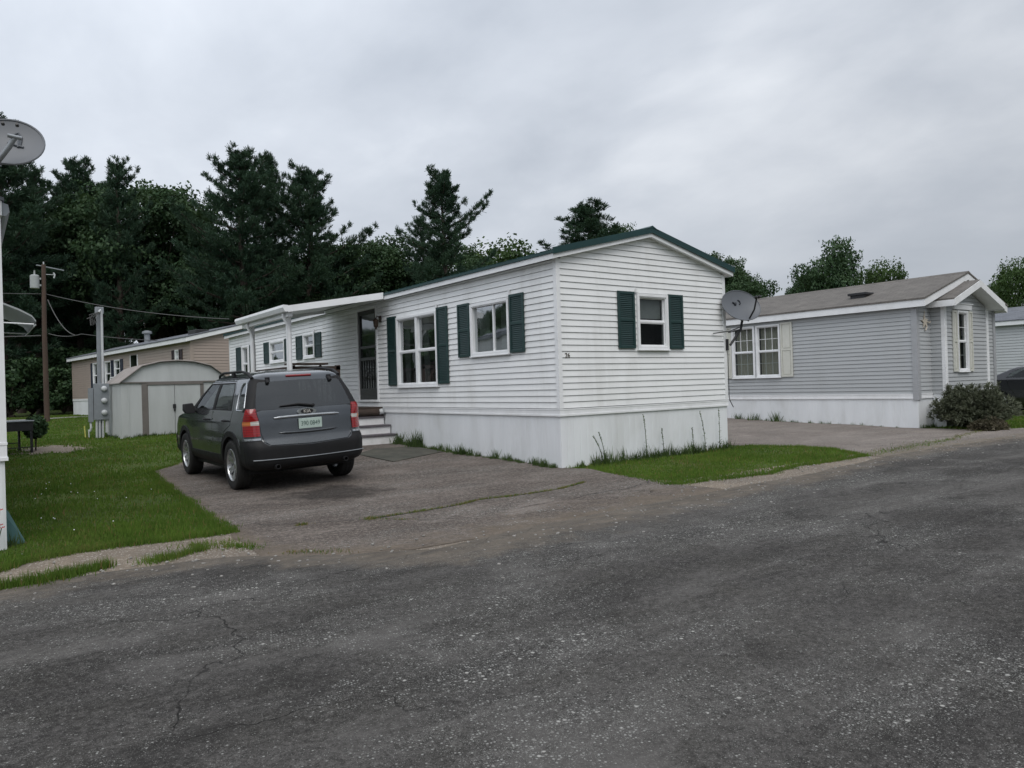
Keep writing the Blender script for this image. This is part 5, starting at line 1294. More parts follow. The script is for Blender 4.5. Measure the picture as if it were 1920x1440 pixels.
    def mk(lab, sides, off, mat, name, parent, skirt=.012, ang=42):
        mb = MB(); fs = groups.get(lab, [])
        cnt = {}
        for f in fs:
            for i in range(3):
                e = (f[i], f[(i + 1) % 3]); cnt[e] = cnt.get(e, 0) + 1
        for sx in sides:
            idx = {}
            def vid(i, d):
                k = (i, d)
                if k not in idx:
                    p = base[i] + nor[i] * d; idx[k] = len(mb.v); mb.v.append((p.x * sx, p.y, p.z))
                return idx[k]
            for f in fs:
                q = tuple(vid(i, off) for i in f); a, b, c = (Vector(mb.v[i]) for i in q)
                if (b - a).cross(c - a).length < 1e-9: continue
                mb.f.append(q if sx > 0 else q[::-1])
            for (a, b) in cnt:
                if (b, a) not in cnt and skirt:
                    if ov[a][0] < 1e-4 and ov[b][0] < 1e-4: continue
                    q = (vid(a, off), vid(a, off - skirt), vid(b, off - skirt), vid(b, off)); mb.f.append(q if sx > 0 else q[::-1])
        o = mb.build(name, mat, parent)
        bm = bmesh.new(); bm.from_mesh(o.data); bmesh.ops.remove_doubles(bm, verts=bm.verts, dist=.0004); bm.to_mesh(o.data); bm.free(); smooth_obj(o, ang)
        return o
    # wheels
    for (wx, wy) in wheels:
        s = 1 if wx > 0 else -1
        Mw = Matrix.Translation((wx, wy, wheel_r)) @ Matrix.Rotation(s * pi / 2, 4, 'Y')
        R0, wd = wheel_r, tyre_w / 2; ri = R0 * .655
        mb = MB(); mb.lathe([(ri, -wd * .85), (R0 * .82, -wd), (R0 * .95, -wd * .92), (R0, -wd * .72), (R0 * 1.0, -wd * .3), (R0 * .985, -wd * .28), (R0 * .985, -wd * .2), (R0, -wd * .18), (R0, wd * .18), (R0 * .985, wd * .2), (R0 * .985, wd * .28), (R0, wd * .3), (R0, wd * .72), (R0 * .95, wd * .92), (R0 * .82, wd), (ri, wd * .85)], Mw, 40, close=True)
        ty = mb.build('wheel', MT['rubber'], root, smooth=35)
        mb = MB(); z_ = wd * .78; mb.lathe([(ri, -wd * .8), (ri, wd * .86), (ri * .965, wd * .9), (ri * .93, wd * .75), (ri * .90, 0), (ri * .9, -wd * .8)], Mw, 36)
        for k in range(spokes):
            for dlt in (-.13, .13):
                a = 2 * pi * k / spokes; a2 = a + dlt; c0, s0 = cos(a + dlt * .4), sin(a + dlt * .4); c1, s1 = cos(a2), sin(a2); w2 = .017
                p = [Vector((c0 * .05 - s0 * -w2, s0 * .05 + c0 * -w2, z_ * .62)), Vector((c0 * .05 - s0 * w2, s0 * .05 + c0 * w2, z_ * .62)), Vector((c1 * ri * .95 - s1 * w2, s1 * ri * .95 + c1 * w2, z_)), Vector((c1 * ri * .95 + s1 * w2, s1 * ri * .95 - c1 * w2, z_))]
                mb.prism([Mw @ q for q in p], (Mw.to_3x3() @ Vector((0, 0, -.022))))
        mb.lathe([(0, z_ * .72), (.045, z_ * .70), (.06, z_ * .6), (.062, z_ * .3)], Mw, 18)
        mb.build('rim', MT['alloy'], ty, smooth=35, recalc=True)
        mb = MB(); mb.lathe([(0, wd * .05), (ri * .80, wd * .05), (ri * .8, -wd * .1), (0, -wd * .1)], Mw, 24); mb.build('brake_disc', MT['plastic'], ty)
    # inside
    mb = MB(); Wb = .74
    mb.box(-Wb, .35, .24, Wb, LEN - .3, .40)
    mb.box(-.60, .3, .38, .60, LEN - .3, .62)
    for (wx, wy) in wheels:
        pass
    mb.build('underbody', MT['plastic'], root)
    return mk, P, groups, inv, invr
ORDER = ['body', 'cladding', 'bumper', 'door_r', 'door_f', 'gate', 'frame', 'arch', 'lamp', 'strip', 'glass_rear', 'glass_q', 'glass_r', 'glass_f', 'windshield', 'amber', 'clear', 'gap', 'hole']
def circ(cy, cz, r, n=26, z0=.0): return [(cy + r * cos(a), cz + r * sin(a)) for a in np.linspace(-.35, pi + .35, n)]

SUV_TAB = [(.24, .30, .78, .14, 4.22), (.30, .335, .85, .04, 4.30), (.40, .40, .895, .0, 4.35), (.60, .60, .905, .0, 4.35), (.655, .655, .905, .02, 4.34), (.69, .69, .90, .065, 4.32),
           (.82, .82, .90, .085, 4.27), (.95, .95, .895, .10, 4.15), (1.02, 1.00, .885, .11, 3.85), (1.07, 1.055, .875, .12, 3.25), (1.11, 1.10, .862, .135, 3.08), (1.30, 1.30, .795, .235, 2.68), (1.46, 1.46, .725, .325, 2.36),
           (1.53, 1.53, .69, .365, 2.22), (1.58, 1.575, .62, .41, 2.12), (1.62, 1.605, .50, .52, 2.0), (1.67, 1.63, .32, .78, 1.8), (1.73, 1.645, .12, 1.05, 1.5), (1.76, 1.648, .02, 1.22, 1.32)]
SUV_TAB = [(a, b, c * .948, d, e) for a, b, c, d, e in SUV_TAB]
F = []
F.append(('cladding', 'S', [(.0, .24), (4.35, .24), (4.35, .47), (.0, .47)]))
F.append(('bumper', 'T', [(0, .24), (1.28, .24), (1.28, .70), (.70, .70), (.66, .655), (.60, .625), (0, .60)]))
F.append(('bumper', 'T', [(5.0, .24), (6.15, .24), (6.15, .66), (5.0, .66)]))
for cy in (.84, 3.47):
    F.append(('arch', 'S', [p for p in circ(cy, .35, .47)] + [(cy + .44, .24), (cy - .44, .24)]))
    F.append(('hole', 'S', [p for p in circ(cy, .35, .395)] + [(cy + .37, .22), (cy - .37, .22)]))
F.append(('gap', 'seamR', [(0, .612), (.56, .632), (.63, .68), (.665, .80), (.68, 1.0), (.70, 1.09)]))
F.append(('gate', 'R', [(0, .62), (.55, .64), (.62, .68), (.655, .80), (.67, 1.0), (.69, 1.085), (.0, 1.085)]))
F.append(('frame', 'T', [(.62, 1.12), (.745, 1.10), (.76, 1.085), (.86, 1.085), (1.20, 1.105), (1.12, 1.30), (1.06, 1.49), (1.0, 1.525), (.90, 1.53), (.60, 1.50)]))
F.append(('glass_rear', 'R', [(0, 1.10), (.70, 1.10), (.655, 1.28), (.60, 1.455), (.57, 1.475), (0, 1.485)]))
F.append(('lamp', 'T', [(.715, .76), (1.05, .76), (1.06, .90), (1.01, 1.04), (.95, 1.13), (.77, 1.13), (.72, 1.0)]))
F.append(('amber', 'T', [(.86, .905), (1.07, .905), (1.055, .965), (.86, .965)]))
F.append(('clear', 'T', [(.72, .905), (.86, .905), (.86, .965), (.72, .965)]))
F.append(('strip', 'T', [(.71, .705), (1.01, .705), (1.04, .735), (.71, .735)]))
F.append(('door_r', 'S', [(1.28, .47), (1.72, .47), (1.72, 1.50), (.97, 1.50), (.80, 1.30), (.74, 1.10), (.82, .90), (1.12, .80), (1.25, .65)]))
F.append(('gap', 'seamS', [(1.28, .47), (1.25, .65), (1.12, .80), (.82, .90), (.74, 1.10), (.80, 1.30), (.97, 1.505), (1.72, 1.505)]))
F.append(('door_f', 'S', [(1.72, .47), (2.86, .47), (2.90, .9), (2.92, 1.06), (2.60, 1.28), (2.22, 1.50), (1.72, 1.50)]))
F.append(('gap', 'seamS', [(1.72, .47), (1.72, 1.505)])); F.append(('gap', 'seamS', [(2.86, .47), (2.90, .9), (2.92, 1.06)])); F.append(('gap', 'seamS', [(1.72, 1.505), (2.2, 1.505)]))
F.append(('frame', 'S', [(.80, 1.10), (2.98, 1.10), (2.60, 1.30), (2.24, 1.487), (1.0, 1.487), (.90, 1.38)]))
F.append(('glass_q', 'S', [(.27, 1.14), (.30, 1.115), (.56, 1.115), (.585, 1.14), (.61, 1.30), (.62, 1.42), (.58, 1.455), (.48, 1.46), (.42, 1.42)]))
F.append(('glass_r', 'S', [(.86, 1.115), (1.64, 1.115), (1.64, 1.47), (1.02, 1.47), (.93, 1.36)]))
F.append(('glass_f', 'S', [(1.76, 1.115), (2.76, 1.115), (2.52, 1.28), (2.20, 1.47), (1.76, 1.47)]))
F.append(('windshield', 'T', [(5.43, 1.12), (6.15, 1.12), (6.15, 1.50), (5.43, 1.50)]))
suv = empty('suv', (-3.785, .76, .012), 0, 'dark grey SUV parked on the driveway, seen from behind', 'suv')
suv.rotation_euler = (radians(.4), radians(-1.95), radians(0)); suv.location.z = .026
mk, P, groups, inv, invr = build_car(suv, SUV_TAB, 4.35, [(-.745, .84), (.745, .84), (-.745, 3.47), (.745, 3.47)], MT['paint'], F)
bd = mk('body', (1, -1), 0, MT['paint'], 'body', suv)
mk('gap', (1, -1), -.008, MT['dark'], 'panel_gap', bd, skirt=0)
split_loose(mk('cladding', (1, -1), .008, MT['plastic'], 'side_cladding', suv, skirt=.02))
split_loose(mk('arch', (1, -1), .012, MT['plastic'], 'wheel_arch', suv, skirt=.05))
split_loose(mk('bumper', (1, -1), .006, MT['plastic'], 'bumper', suv, skirt=.03))
gt = mk('gate', (1, -1), .001, MT['paint'], 'tailgate', suv)
rg_ = mk('glass_rear', (1, -1), .004, MT['glass_car'], 'rear_window', gt)
split_loose(mk('frame', (1, -1), .003, MT['plastic'], 'pillar_trim', bd))
mk('windshield', (1, -1), .002, MT['glass_clear'], 'windscreen', suv)
for sx, nm in ((-1, 'l'), (1, 'r')):
    tl_ = mk('lamp', (sx,), .012, MT['red_lamp'], 'tail_light', suv, skirt=.03); mk('amber', (sx,), .013, MT['amber'], 'indicator', tl_, skirt=.02); mk('clear', (sx,), .013, MT['clear'], 'reverse_light', tl_, skirt=.02)
    mk('strip', (sx,), .014, MT['silver'], 'bumper_trim', suv, skirt=.02)
    a = mk('door_r', (sx,), .001, MT['paint'], 'rear_door', suv); mk('glass_r', (sx,), -.003, MT['glass_clear'], 'window', a, skirt=0)
    b = mk('door_f', (sx,), .001, MT['paint'], 'front_door', suv); mk('glass_f', (sx,), -.003, MT['glass_clear'], 'window', b, skirt=0)
    mk('glass_q', (sx,), -.003, MT['glass_car'], 'quarter_window', suv, skirt=0)
    # silver tube round the quarter window stands in for sky reflected on the body edge
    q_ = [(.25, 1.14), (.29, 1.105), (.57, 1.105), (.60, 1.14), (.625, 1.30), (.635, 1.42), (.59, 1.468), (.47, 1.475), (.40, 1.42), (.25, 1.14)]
    h = MB(); h.tube([(sx * (P(*inv(y_, z_)).x + .004), P(*inv(y_, z_)).y, z_) for y_, z_ in q_], .011, 6, cap=False); h.build('sky_glint_tube', MT['silver'], suv, smooth=60)
    for dr_, yy, nm2 in ((a, 1.00, 'd'), (b, 1.98, 'd')):
        h = MB(); c = P(*inv(yy, .965)); 
        h.tube([(sx * (c.x + .002), yy - .09, .955), (sx * (c.x + .035), yy - .06, .958), (sx * (c.x + .038), yy + .06, .96), (sx * (c.x + .002), yy + .09, .962)], [.012, .015, .015, .012], 8); h.build('door_handle', MT['plastic'], dr_, smooth=50)
    # mirror
    h = MB(); c = P(*inv(2.74, 1.10)); X0 = c.x
    h.prism([(sx * (X0 + .035), 2.66, 1.035), (sx * (X0 + .17), 2.64, 1.04), (sx * (X0 + .205), 2.66, 1.09), (sx * (X0 + .19), 2.69, 1.19), (sx * (X0 + .05), 2.71, 1.20), (sx * (X0 + .02), 2.70, 1.10)], (0, .10, 0)); h.tube([(sx * (X0 - .02), 2.72, 1.07), (sx * (X0 + .08), 2.71, 1.08)], .03, 8)
    mo = h.build('wing_mirror', MT['plastic'], suv, recalc=True, bevel=.025); smooth_obj(mo, 60)
    # roof rail
    h = MB(); h.tube([(sx * .62, .42, 1.53), (sx * .615, .58, 1.600), (sx * .60, .95, 1.640), (sx * .585, 1.9, 1.635), (sx * .57, 2.15, 1.60), (sx * .56, 2.22, 1.565)], [.026, .024, .018, .018, .020, .018], 8); h.box(sx * .59 - .016, 1.3, 1.57, sx * .59 + .016, 1.42, 1.63); h.build('roof_rail', MT['plastic'], suv, smooth=50)
    # exhaust
    h = MB(); Me = Matrix.Translation((sx * .48, .02, .345)) @ Matrix.Rotation(pi / 2, 4, 'X'); h.lathe([(.033, -.3), (.033, .05), (.026, .05), (.026, -.2)], Me, 14); h.build('exhaust_pipe', MT['black'], suv, smooth=40)
    h = MB(); h.box(sx * .44 - .02, .34, 1.463, sx * .44 + .035, .40, 1.54); h.tube([(sx * .44, .36, 1.50), (sx * .45, .30, 1.455)], [.03, .022], 10); h.build('glass_hinge', MT['plastic'], gt, smooth=50, bevel=.004)
# things on the tailgate
h = MB(); yb_ = lambda x, z: P(*invr(abs(x), z)).y
def bar(pts, r0, mb_): mb_.tube([(x, yb_(x, z) - .016, z) for x, z in pts], r0, 8)
bar([(x, .985 + .010 * (1 - (x / .5) ** 2) + .0 * x) for x in np.linspace(-.46, .46, 15)], [.010] + [.019] * 13 + [.010], h); h.build('tailgate_garnish', MT['silver'], gt, smooth=60)
h = MB(); yc = yb_(0, 1.04)
h.prism([(.135 * cos(a), yc - .02, 1.045 + .048 * sin(a)) for a in np.linspace(0, 2 * pi, 28)[:-1]], (0, .03, 0)); bz_ = h.build('badge_mount', MT['silver'], gt, smooth=40, recalc=True)
h = MB(); h.prism([(.088 * cos(a), yc - .026, 1.048 + .036 * sin(a)) for a in np.linspace(0, 2 * pi, 28)[:-1]], (0, .006, 0)); h.build('badge', MT['dark'], bz_, recalc=True)
text_obj('KIA', .066, bz_, Matrix(((1, 0, 0, 0), (0, 0, -1, yc - .027), (0, 1, 0, 1.048), (0, 0, 0, 1))), MT['clear'], 'badge_lettering', .001)
# recess lip and plate
yp = yb_(0, .87); h = MB(); h.box(-.165, yp - .022, .815, .165, yp - .014, .955); pt = h.build('number_plate', MT['plate'], gt, bevel=.004)
pt.location.x = .03
text_obj('390 0849', .088, pt, Matrix(((.82, 0, 0, 0), (0, 0, -1, yp - .0225), (0, 1, 0, .882), (0, 0, 0, 1))), MT['plate_ink'], 'plate_lettering', .001)
h = MB(); h.tube([(x, yb_(x, .775) - .004, .775 + .01 * (x / .4) ** 2) for x in np.linspace(-.42, .42, 11)], [.004] + [.02] * 9 + [.004], 8); h.build('tailgate_crease', MT['paint'], gt, smooth=60)
h = MB(); h.tube([(x, yb_(x, 1.545) - .006, 1.545) for x in np.linspace(-.17, .19, 7)], .016, 8); h.build('brake_light', MT['red_lamp'], gt, smooth=60)
h = MB(); zc_ = 1.125
h.tube([(.10, yb_(.1, 1.12) - .03, 1.125), (-.10, yb_(-.1, 1.15) - .026, 1.155), (-.36, yb_(.36, 1.14) - .022, 1.14)], [.016, .014, .008], 6); h.tube([(.10, yb_(.1, 1.12) - .03, 1.125), (.10, yb_(.1, 1.12) + .02, 1.12)], .024, 10)
h.build('wiper', MT['plastic'], rg_, smooth=50)
h = MB(); h.tube([(x, P(*invr(abs(x), .44)).y - .013, .44 + .012 * (abs(x) / .8) ** 2) for x in np.linspace(-.78, .78, 17)], .007, 6); h.build('bumper_edge', MT['metal_grey'], suv, smooth=60)
# seats seen through the glass
for sx in (-1, 1):
    h = MB(); h.box(sx * .38 - .24, 2.0, .5, sx * .38 + .24, 2.5, .72); h.prism([(sx * .38 - .23, 1.78, .65), (sx * .38 + .23, 1.78, .65), (sx * .38 + .20, 1.66, 1.22), (sx * .38 - .20, 1.66, 1.22)], (0, .14, .02)); h.box(sx * .38 - .12, 1.66, 1.24, sx * .38 + .12, 1.74, 1.40); h.build('front_seat', MT['seat'], suv, bevel=.03, recalc=True)
h = MB(); h.box(-.62, 1.0, .5, .62, 1.5, .70); h.prism([(-.62, .98, .65), (.62, .98, .65), (.60, .86, 1.15), (-.60, .86, 1.15)], (0, .13, .02)); h.box(-.45, .86, 1.17, -.2, .94, 1.32); h.box(.2, .86, 1.17, .45, .94, 1.32); h.build('rear_seat', MT['seat'], suv, bevel=.03, recalc=True)
h = MB(); h.box(-.74, 2.75, .62, .74, 3.0, 1.03); h.tube([(-.36 + .18 * cos(a), 2.62 - .05 * sin(a), .98 + .17 * sin(a)) for a in np.linspace(0, 2 * pi, 20)], .014, 6, cap=False); h.build('dashboard', MT['plastic'], suv, bevel=.02)

# ---- black sedan at the right edge
SED_TAB = [(.20, .20, .76, .10, 4.45), (.28, .28, .85, .02, 4.55), (.45, .45, .89, .0, 4.6), (.70, .70, .90, .01, 4.58), (.85, .85, .885, .03, 4.50), (.93, .93, .87, .06, 4.2), (.97, .99, .86, .10, 3.7), (1.00, 1.03, .85, .22, 3.3),
           (1.03, 1.055, .83, .55, 3.2), (1.08, 1.09, .81, .68, 3.1), (1.22, 1.22, .74, .95, 2.85), (1.34, 1.34, .67, 1.2, 2.6), (1.40, 1.40, .60, 1.35, 2.45), (1.45, 1.43, .45, 1.5, 2.3), (1.52, 1.45, .2, 1.75, 2.1), (1.56, 1.455, .02, 1.9, 2.0)]
F2 = []
for cy in (.98, 3.68):
    F2.append(('arch', 'S', [p for p in circ(cy, .33, .40)] + [(cy + .38, .2), (cy - .38, .2)]))
    F2.append(('hole', 'S', [p for p in circ(cy, .33, .365)] + [(cy + .34, .18), (cy - .34, .18)]))
F2.append(('glass_r', 'S', [(1.15, 1.08), (2.0, 1.07), (2.0, 1.36), (1.55, 1.37), (1.3, 1.25)])); F2.append(('glass_f', 'S', [(2.06, 1.07), (2.95, 1.06), (2.6, 1.30), (2.3, 1.37), (2.06, 1.37)]))
F2.append(('glass_rear', 'T', [(0, 1.10), (.80, 1.10), (.78, 1.37), (0, 1.37)])); F2.append(('windshield', 'T', [(5.62, 1.10), (6.4, 1.10), (6.4, 1.37), (5.62, 1.37)]))
F2.append(('gap', 'seamS', [(1.2, 1.05), (1.25, .8), (1.5, .4)])); F2.append(('gap', 'seamS', [(2.03, .3), (2.03, 1.38)])); F2.append(('gap', 'seamS', [(3.05, .3), (3.08, 1.0)]))
F2.append(('lamp', 'T', [(.6, .78), (1.1, .78), (1.05, .92), (.62, .92)]))
sed = empty('sedan', (18.95, 1.50, 0.055), pi, 'black sedan at the right edge parked in front of the pale grey home', 'sedan')
mk, P, groups, inv, invr = build_car(sed, SED_TAB, 4.6, [(-.78, .98), (.78, .98), (-.78, 3.68), (.78, 3.68)], MT['paint_black'], F2, wheel_r=.325, tyre_w=.2)
bd = mk('body', (1, -1), 0, MT['paint_black'], 'body', sed); mk('gap', (1, -1), -.008, MT['dark'], 'panel_gap', bd, skirt=0); split_loose(mk('arch', (1, -1), .004, MT['paint_black'], 'wheel_arch', sed, skirt=.05))
mk('glass_rear', (1, -1), .002, MT['glass_clear'], 'rear_window', sed); mk('windshield', (1, -1), .002, MT['glass_clear'], 'windscreen', sed)
for sx in (-1, 1):
    mk('glass_r', (sx,), .002, MT['glass_clear'], 'window', sed); mk('glass_f', (sx,), .002, MT['glass_clear'], 'window', sed); mk('lamp', (sx,), .006, MT['red_lamp'], 'tail_light', sed)
# ================================================================== TREES AND PLANTS
def quads_obj(name, C, A, B, mat, parent=None):
    """C centres (N,3), A/B half axes (N,3)"""
    n = len(C); v = np.stack([C - A - B, C + A - B, C + A + B, C - A + B], 1).astype('f')
    me = bpy.data.meshes.new(name); me.vertices.add(4 * n); me.vertices.foreach_set('co', v.reshape(-1))
    me.loops.add(4 * n); me.loops.foreach_set('vertex_index', np.arange(4 * n, dtype='i')); me.polygons.add(n); me.polygons.foreach_set('loop_start', np.arange(0, 4 * n, 4, dtype='i')); me.update(calc_edges=True)
    me.materials.append(mat); o = bpy.data.objects.new(name, me); COL.objects.link(o)
    if parent: o.parent = parent
    return o
def unit(v): return v / (np.linalg.norm(v, axis=-1, keepdims=True) + 1e-9)
def pine_parts(seed, H, R, crown0=.25, extra=(), asym=0.0, top=.5, dens=1.0, blade=.26, bend=.42):
    r = np.random.default_rng(seed); tufts = []; dirs = []; limbs = MB()
    limbs.tube([(0, 0, -.2), (.1 * r.normal(), .1 * r.normal(), H * .4), (.15 * r.normal(), .15 * r.normal(), H * .75), (0, 0, H - .4)], [.30 * H / 16, .23 * H / 16, .12 * H / 16, .03], 8)
    z = H * crown0; br = []
    while z < H - .5:
        f = (z / H - crown0) / (1 - crown0)
        prof = .13 + .87 * (1 - f) ** .85 * (.6 + .4 * min(f * 4, 1)) + top * .10 * (1 - f)
        n = r.integers(4, 7); a0 = r.uniform(0, 6.28); miss = r.random() < .13
        for k in range(n):
            L = R * prof * r.uniform(.55, 1.18) * (.45 if miss else 1)
            if r.random() < .06: L *= 1.35
            a = a0 + 2 * pi * k / n + r.normal() * .25; L *= 1 + asym * cos(a)
            br.append((z + r.normal() * .12, a, max(L, .45), f))
        z += r.uniform(.42, .72) * (1.15 - .5 * f)
    for (zf, a, L) in extra: br.append((H * zf, a, L, zf))
    for k in range(4): br.append((H - .7, r.uniform(0, 6.28), .45, .97))
    for (z, a, L, f) in br:
        d = np.array([cos(a), sin(a), 0]); up = -.02 + .50 * f + r.normal() * .10; cv = bend * (0.6 + .6 * r.random())
        side = np.array([-sin(a), cos(a), 0])
        pt = lambda s: np.array([0, 0, z]) + d * s * L + np.array([0, 0, 1]) * (up * s * L + cv * L * s ** 2 * .8)
        limbs.tube([pt(s) for s in (0, .5, 1)], [.05 * L / 3 + .015, .03 * L / 3 + .01, .006], 4, cap=False)
        m = max(int(L / .25 * dens), 2)
        for i in range(m):
            s = .22 + .78 * (i + r.random()) / m; p = pt(s); t_ = pt(min(s + .05, 1.05)) - pt(s - .05); t_ /= np.linalg.norm(t_)
            wsp = (1.05 - s) * L * .42 + .12
            for sg in (-1, 0, 1):
                if sg == 0 and r.random() < .35: continue
                o_ = side * sg * wsp * r.uniform(.25, 1.0); q = p + o_ + np.array([0, 0, abs(sg) * .05 + r.normal() * .08])
                dd = t_ * .9 + side * sg * .6 + np.array([0, 0, .75 + .4 * f]); tufts.append(q); dirs.append(dd / np.linalg.norm(dd))
    tufts = np.array(tufts); dirs = np.array(dirs); nb = 26
    C = np.repeat(tufts, nb, 0); D = unit(np.repeat(dirs, nb, 0) + r.normal(0, .55, (len(C), 3)))
    ln = blade * r.uniform(.6, 1.2, len(C)); C = C + D * ln[:, None] * .5 + r.normal(0, .05, C.shape)
    Sx = unit(np.cross(D, r.normal(0, 1, C.shape))); A = D * (ln / 2)[:, None]; B = Sx * (.013 * r.uniform(.7, 1.4, len(C)))[:, None]
    return limbs, (C, A, B)
def leafy_parts(seed, H, R, crown0=.3, nblob=34, nleaf=380, leaf=.17, shape=(1, 1, 1), gap=.0, flat=.8, trunk_r=None):
    r = np.random.default_rng(seed); cz = H * (crown0 + 1) / 2; hz = H * (1 - crown0) / 2
    limbs = MB(); tr = trunk_r or .022 * H; zt_ = H * crown0 * 1.05
    limbs.tube([(0, 0, -.2), (r.normal() * .1, r.normal() * .1, zt_ * .6), (r.normal() * .15, r.normal() * .15, zt_)], [tr, tr * .85, tr * .7], 8)
    bl = []
    for i in range(nblob):
        u = unit(r.normal(0, 1, 3)); u[2] = u[2] * .85 + .1; q = r.uniform(.45, .88) ** .8
        c = np.array([u[0] * R * q * shape[0], u[1] * R * q * shape[1], cz + u[2] * hz * q]); rb = r.uniform(.16, .34) * R * (1.1 - .35 * q); bl.append((c, rb))
        limbs.tube([(0, 0, zt_ * .9), tuple(c * .45 + np.array([0, 0, zt_ * .5 + cz * .05])), tuple(c)], [tr * .35, tr * .18, .015], 5, cap=False)
    Cs, Ns = [], []
    for c, rb in bl:
        n = int(nleaf * (rb / (.25 * R)) ** 2 * (1 - gap)); u = unit(r.normal(0, 1, (n, 3))); q = r.uniform(.45, 1.08, n) ** .6
        sub = 1 + .28 * np.sin(u[:, 0] * 5 + c[0] * 3) * np.sin(u[:, 1] * 5 + c[1] * 2) + .2 * np.sin(u[:, 2] * 7 + c[2])
        Cs.append(c + u * (rb * q * sub)[:, None] * np.array([1.1, 1.1, flat])); Ns.append(u)
    C = np.concatenate(Cs); U = np.concatenate(Ns); N = unit(U + r.normal(0, .8, U.shape) + np.array([0, 0, .4])); A = unit(np.cross(N, r.normal(0, 1, N.shape))); B = np.cross(N, A)
    s = leaf * r.uniform(.6, 1.25, len(C)) * .5
    return limbs, (C, A * s[:, None], B * (s * .62)[:, None])
PROTO = {}; TOPZ = {}
def make_tree(kind, parts, mat):
    limbs, (C, A, B) = parts
    root = bpy.data.objects.new(kind, None); COL.objects.link(root)
    tk = limbs.build('trunk', MT['bark'], root, smooth=60); cw = quads_obj('crown', C, A, B, mat, root)
    return root
def place(kind, key, builder, px, depth, top, label, group=None, rz=0.0, cat='tree', name='pine_tree', baseH=16., sq=1.0, dark=None):
    """px: column where the tree stands (bearing), depth: distance along the view, top: row of its tip"""
    d = cf + cr * ((px - 960) / 1393.65); hz = 735 - .0305 * (px - 960) * 1.0 - 1
    x, y = CAM.x + d.x * depth, CAM.y + d.y * depth; H = (hz - top) / 1393.65 * depth + 1.33 - g(x, y)
    if key not in PROTO:
        o = PROTO[key] = make_tree(name, *builder()); cw = [c for c in o.children if c.name.startswith('crown')][0]; a_ = np.empty(len(cw.data.vertices) * 3, 'f'); cw.data.vertices.foreach_get('co', a_); TOPZ[key] = float(np.percentile(a_[2::3], 99.97))
    else: o = copy_tree(PROTO[key]); o.name = name
    baseH = TOPZ[key]
    o.location = (x, y, g(x, y)); s = H / baseH; o.scale = (s * sq, s * sq, s); o.rotation_euler = (0, 0, rz)
    tag(o, label, cat, group); return o
# note: horizon row at column x is about 733.5 - 0.0298*(x-960)
PB_ = {
 'pA': lambda: (pine_parts(1, 16, 3.6, .22, top=1.0), MT['pine']),
 'pB': lambda: (pine_parts(2, 16, 3.4, .20, asym=.25, top=.8), MT['pine']),
 'pC': lambda: (pine_parts(3, 16, 3.5, .30, extra=[(.74, .15, 3.7), (.70, .1, 3.3), (.5, 0, 3.9), (.62, 3.3, 3.4), (.78, 3.0, 2.0)], top=.4, dens=1.15), MT['pine']),
 'pD': lambda: (pine_parts(4, 16, 4.4, .22, top=1.2, extra=[(.60, 6.15, 4.3), (.55, 6.25, 4.6), (.5, 6.1, 4.2)]), MT['pine']),
 'lA': lambda: (leafy_parts(11, 12, 5.0, .22, 50, 1500, .145), MT['leaf']),
 'lB': lambda: (leafy_parts(12, 12, 4.6, .18, 50, 1400, .145), MT['leaf']),
 'lC': lambda: (leafy_parts(13, 10, 4.2, .25, 30, 560, .17, gap=.25), MT['leaf_light']),
 'lD': lambda: (leafy_parts(14, 12, 5.4, .15, 40, 760, .20, gap=.1), MT['leaf']),
}
def pine(key, *a, **k): return place('pine_tree', key, PB_[key], *a, name='pine_tree', baseH=16., cat='pine tree', **k)
def leafy(key, *a, **k): return place('leafy_tree', key, PB_[key], *a, name='leafy_tree', baseH={'lC': 10.}.get(key, 12.), cat='tree', **k)
GP = 'tall pines behind the homes'; GL2 = 'broad leafed trees behind the homes'
pine('pA', 5, 47, 228, 'tallest dark pine rising behind the left satellite dish', GP, rz=.4, sq=1.1)
pine('pB', 75, 52, 318, 'dark pine just right of the left satellite dish', GP, rz=2.0, sq=.9)
pine('pA', 155, 54, 305, 'dark pine with a rounded tip left of the twin topped pine', GP, rz=2.6, sq=.85)
pine('pB', 228, 50, 303, 'twin topped dark pine between the utility pole and the tallest central pine', GP, rz=.3, sq=.85)
pine('pD', 462, 49, 283, 'big dense pine with stepped branches standing left above the porch roof', GP, rz=3.5, sq=1.0)
pine('pA', 512, 55, 300, 'pine partly hidden behind the big dense pine', GP, rz=5.0, sq=.7)
pine('pD', 585, 52, 318, 'pine with one long branch reaching right above the porch roof', GP, rz=-.55, sq=1.0)
pine('pC', 838, 50, 326, 'narrow open topped pine standing alone above the white home roof', GP, rz=-.63, sq=.95)
pine('pB', 795, 54, 412, 'lower pine touching the left side of the lone pine', GP, rz=1.0, sq=.8)
pine('pA', 1112, 58, 388, 'pine top showing above the ridge of the white home', GP, rz=1.4, sq=1.55)
pine('pA', 195, 58, 350, 'low pine between the rounded tip pine and the twin topped pine', GP, rz=4.0, sq=1.0)
leafy('lA', 285, 55, 345, 'broad dark tree with a sloping crown left of the big dense pine', GL2, rz=.5, sq=.85)
leafy('lB', 355, 57, 405, 'lower leafy tree between the sloping crown and the big dense pine', GL2, rz=1.4)
pine('pB', 128, 57, 350, 'dense dark pine directly behind the utility pole', GP, rz=2.2, sq=1.0)
pine('pD', 40, 58, 370, 'wide dark pine at the far left behind the small awning', GP, rz=4.2, sq=1.0)
leafy('lB', 420, 60, 500, 'leafy tree low behind the tan home and left of the porch', GL2, rz=2.9)
leafy('lD', 545, 60, 470, 'leafy tree filling the gap under the two big pines', GL2, rz=3.6)
leafy('lA', 690, 56, 452, 'round leafy tree left of the lone pine above the porch roof', GL2, rz=5.2)
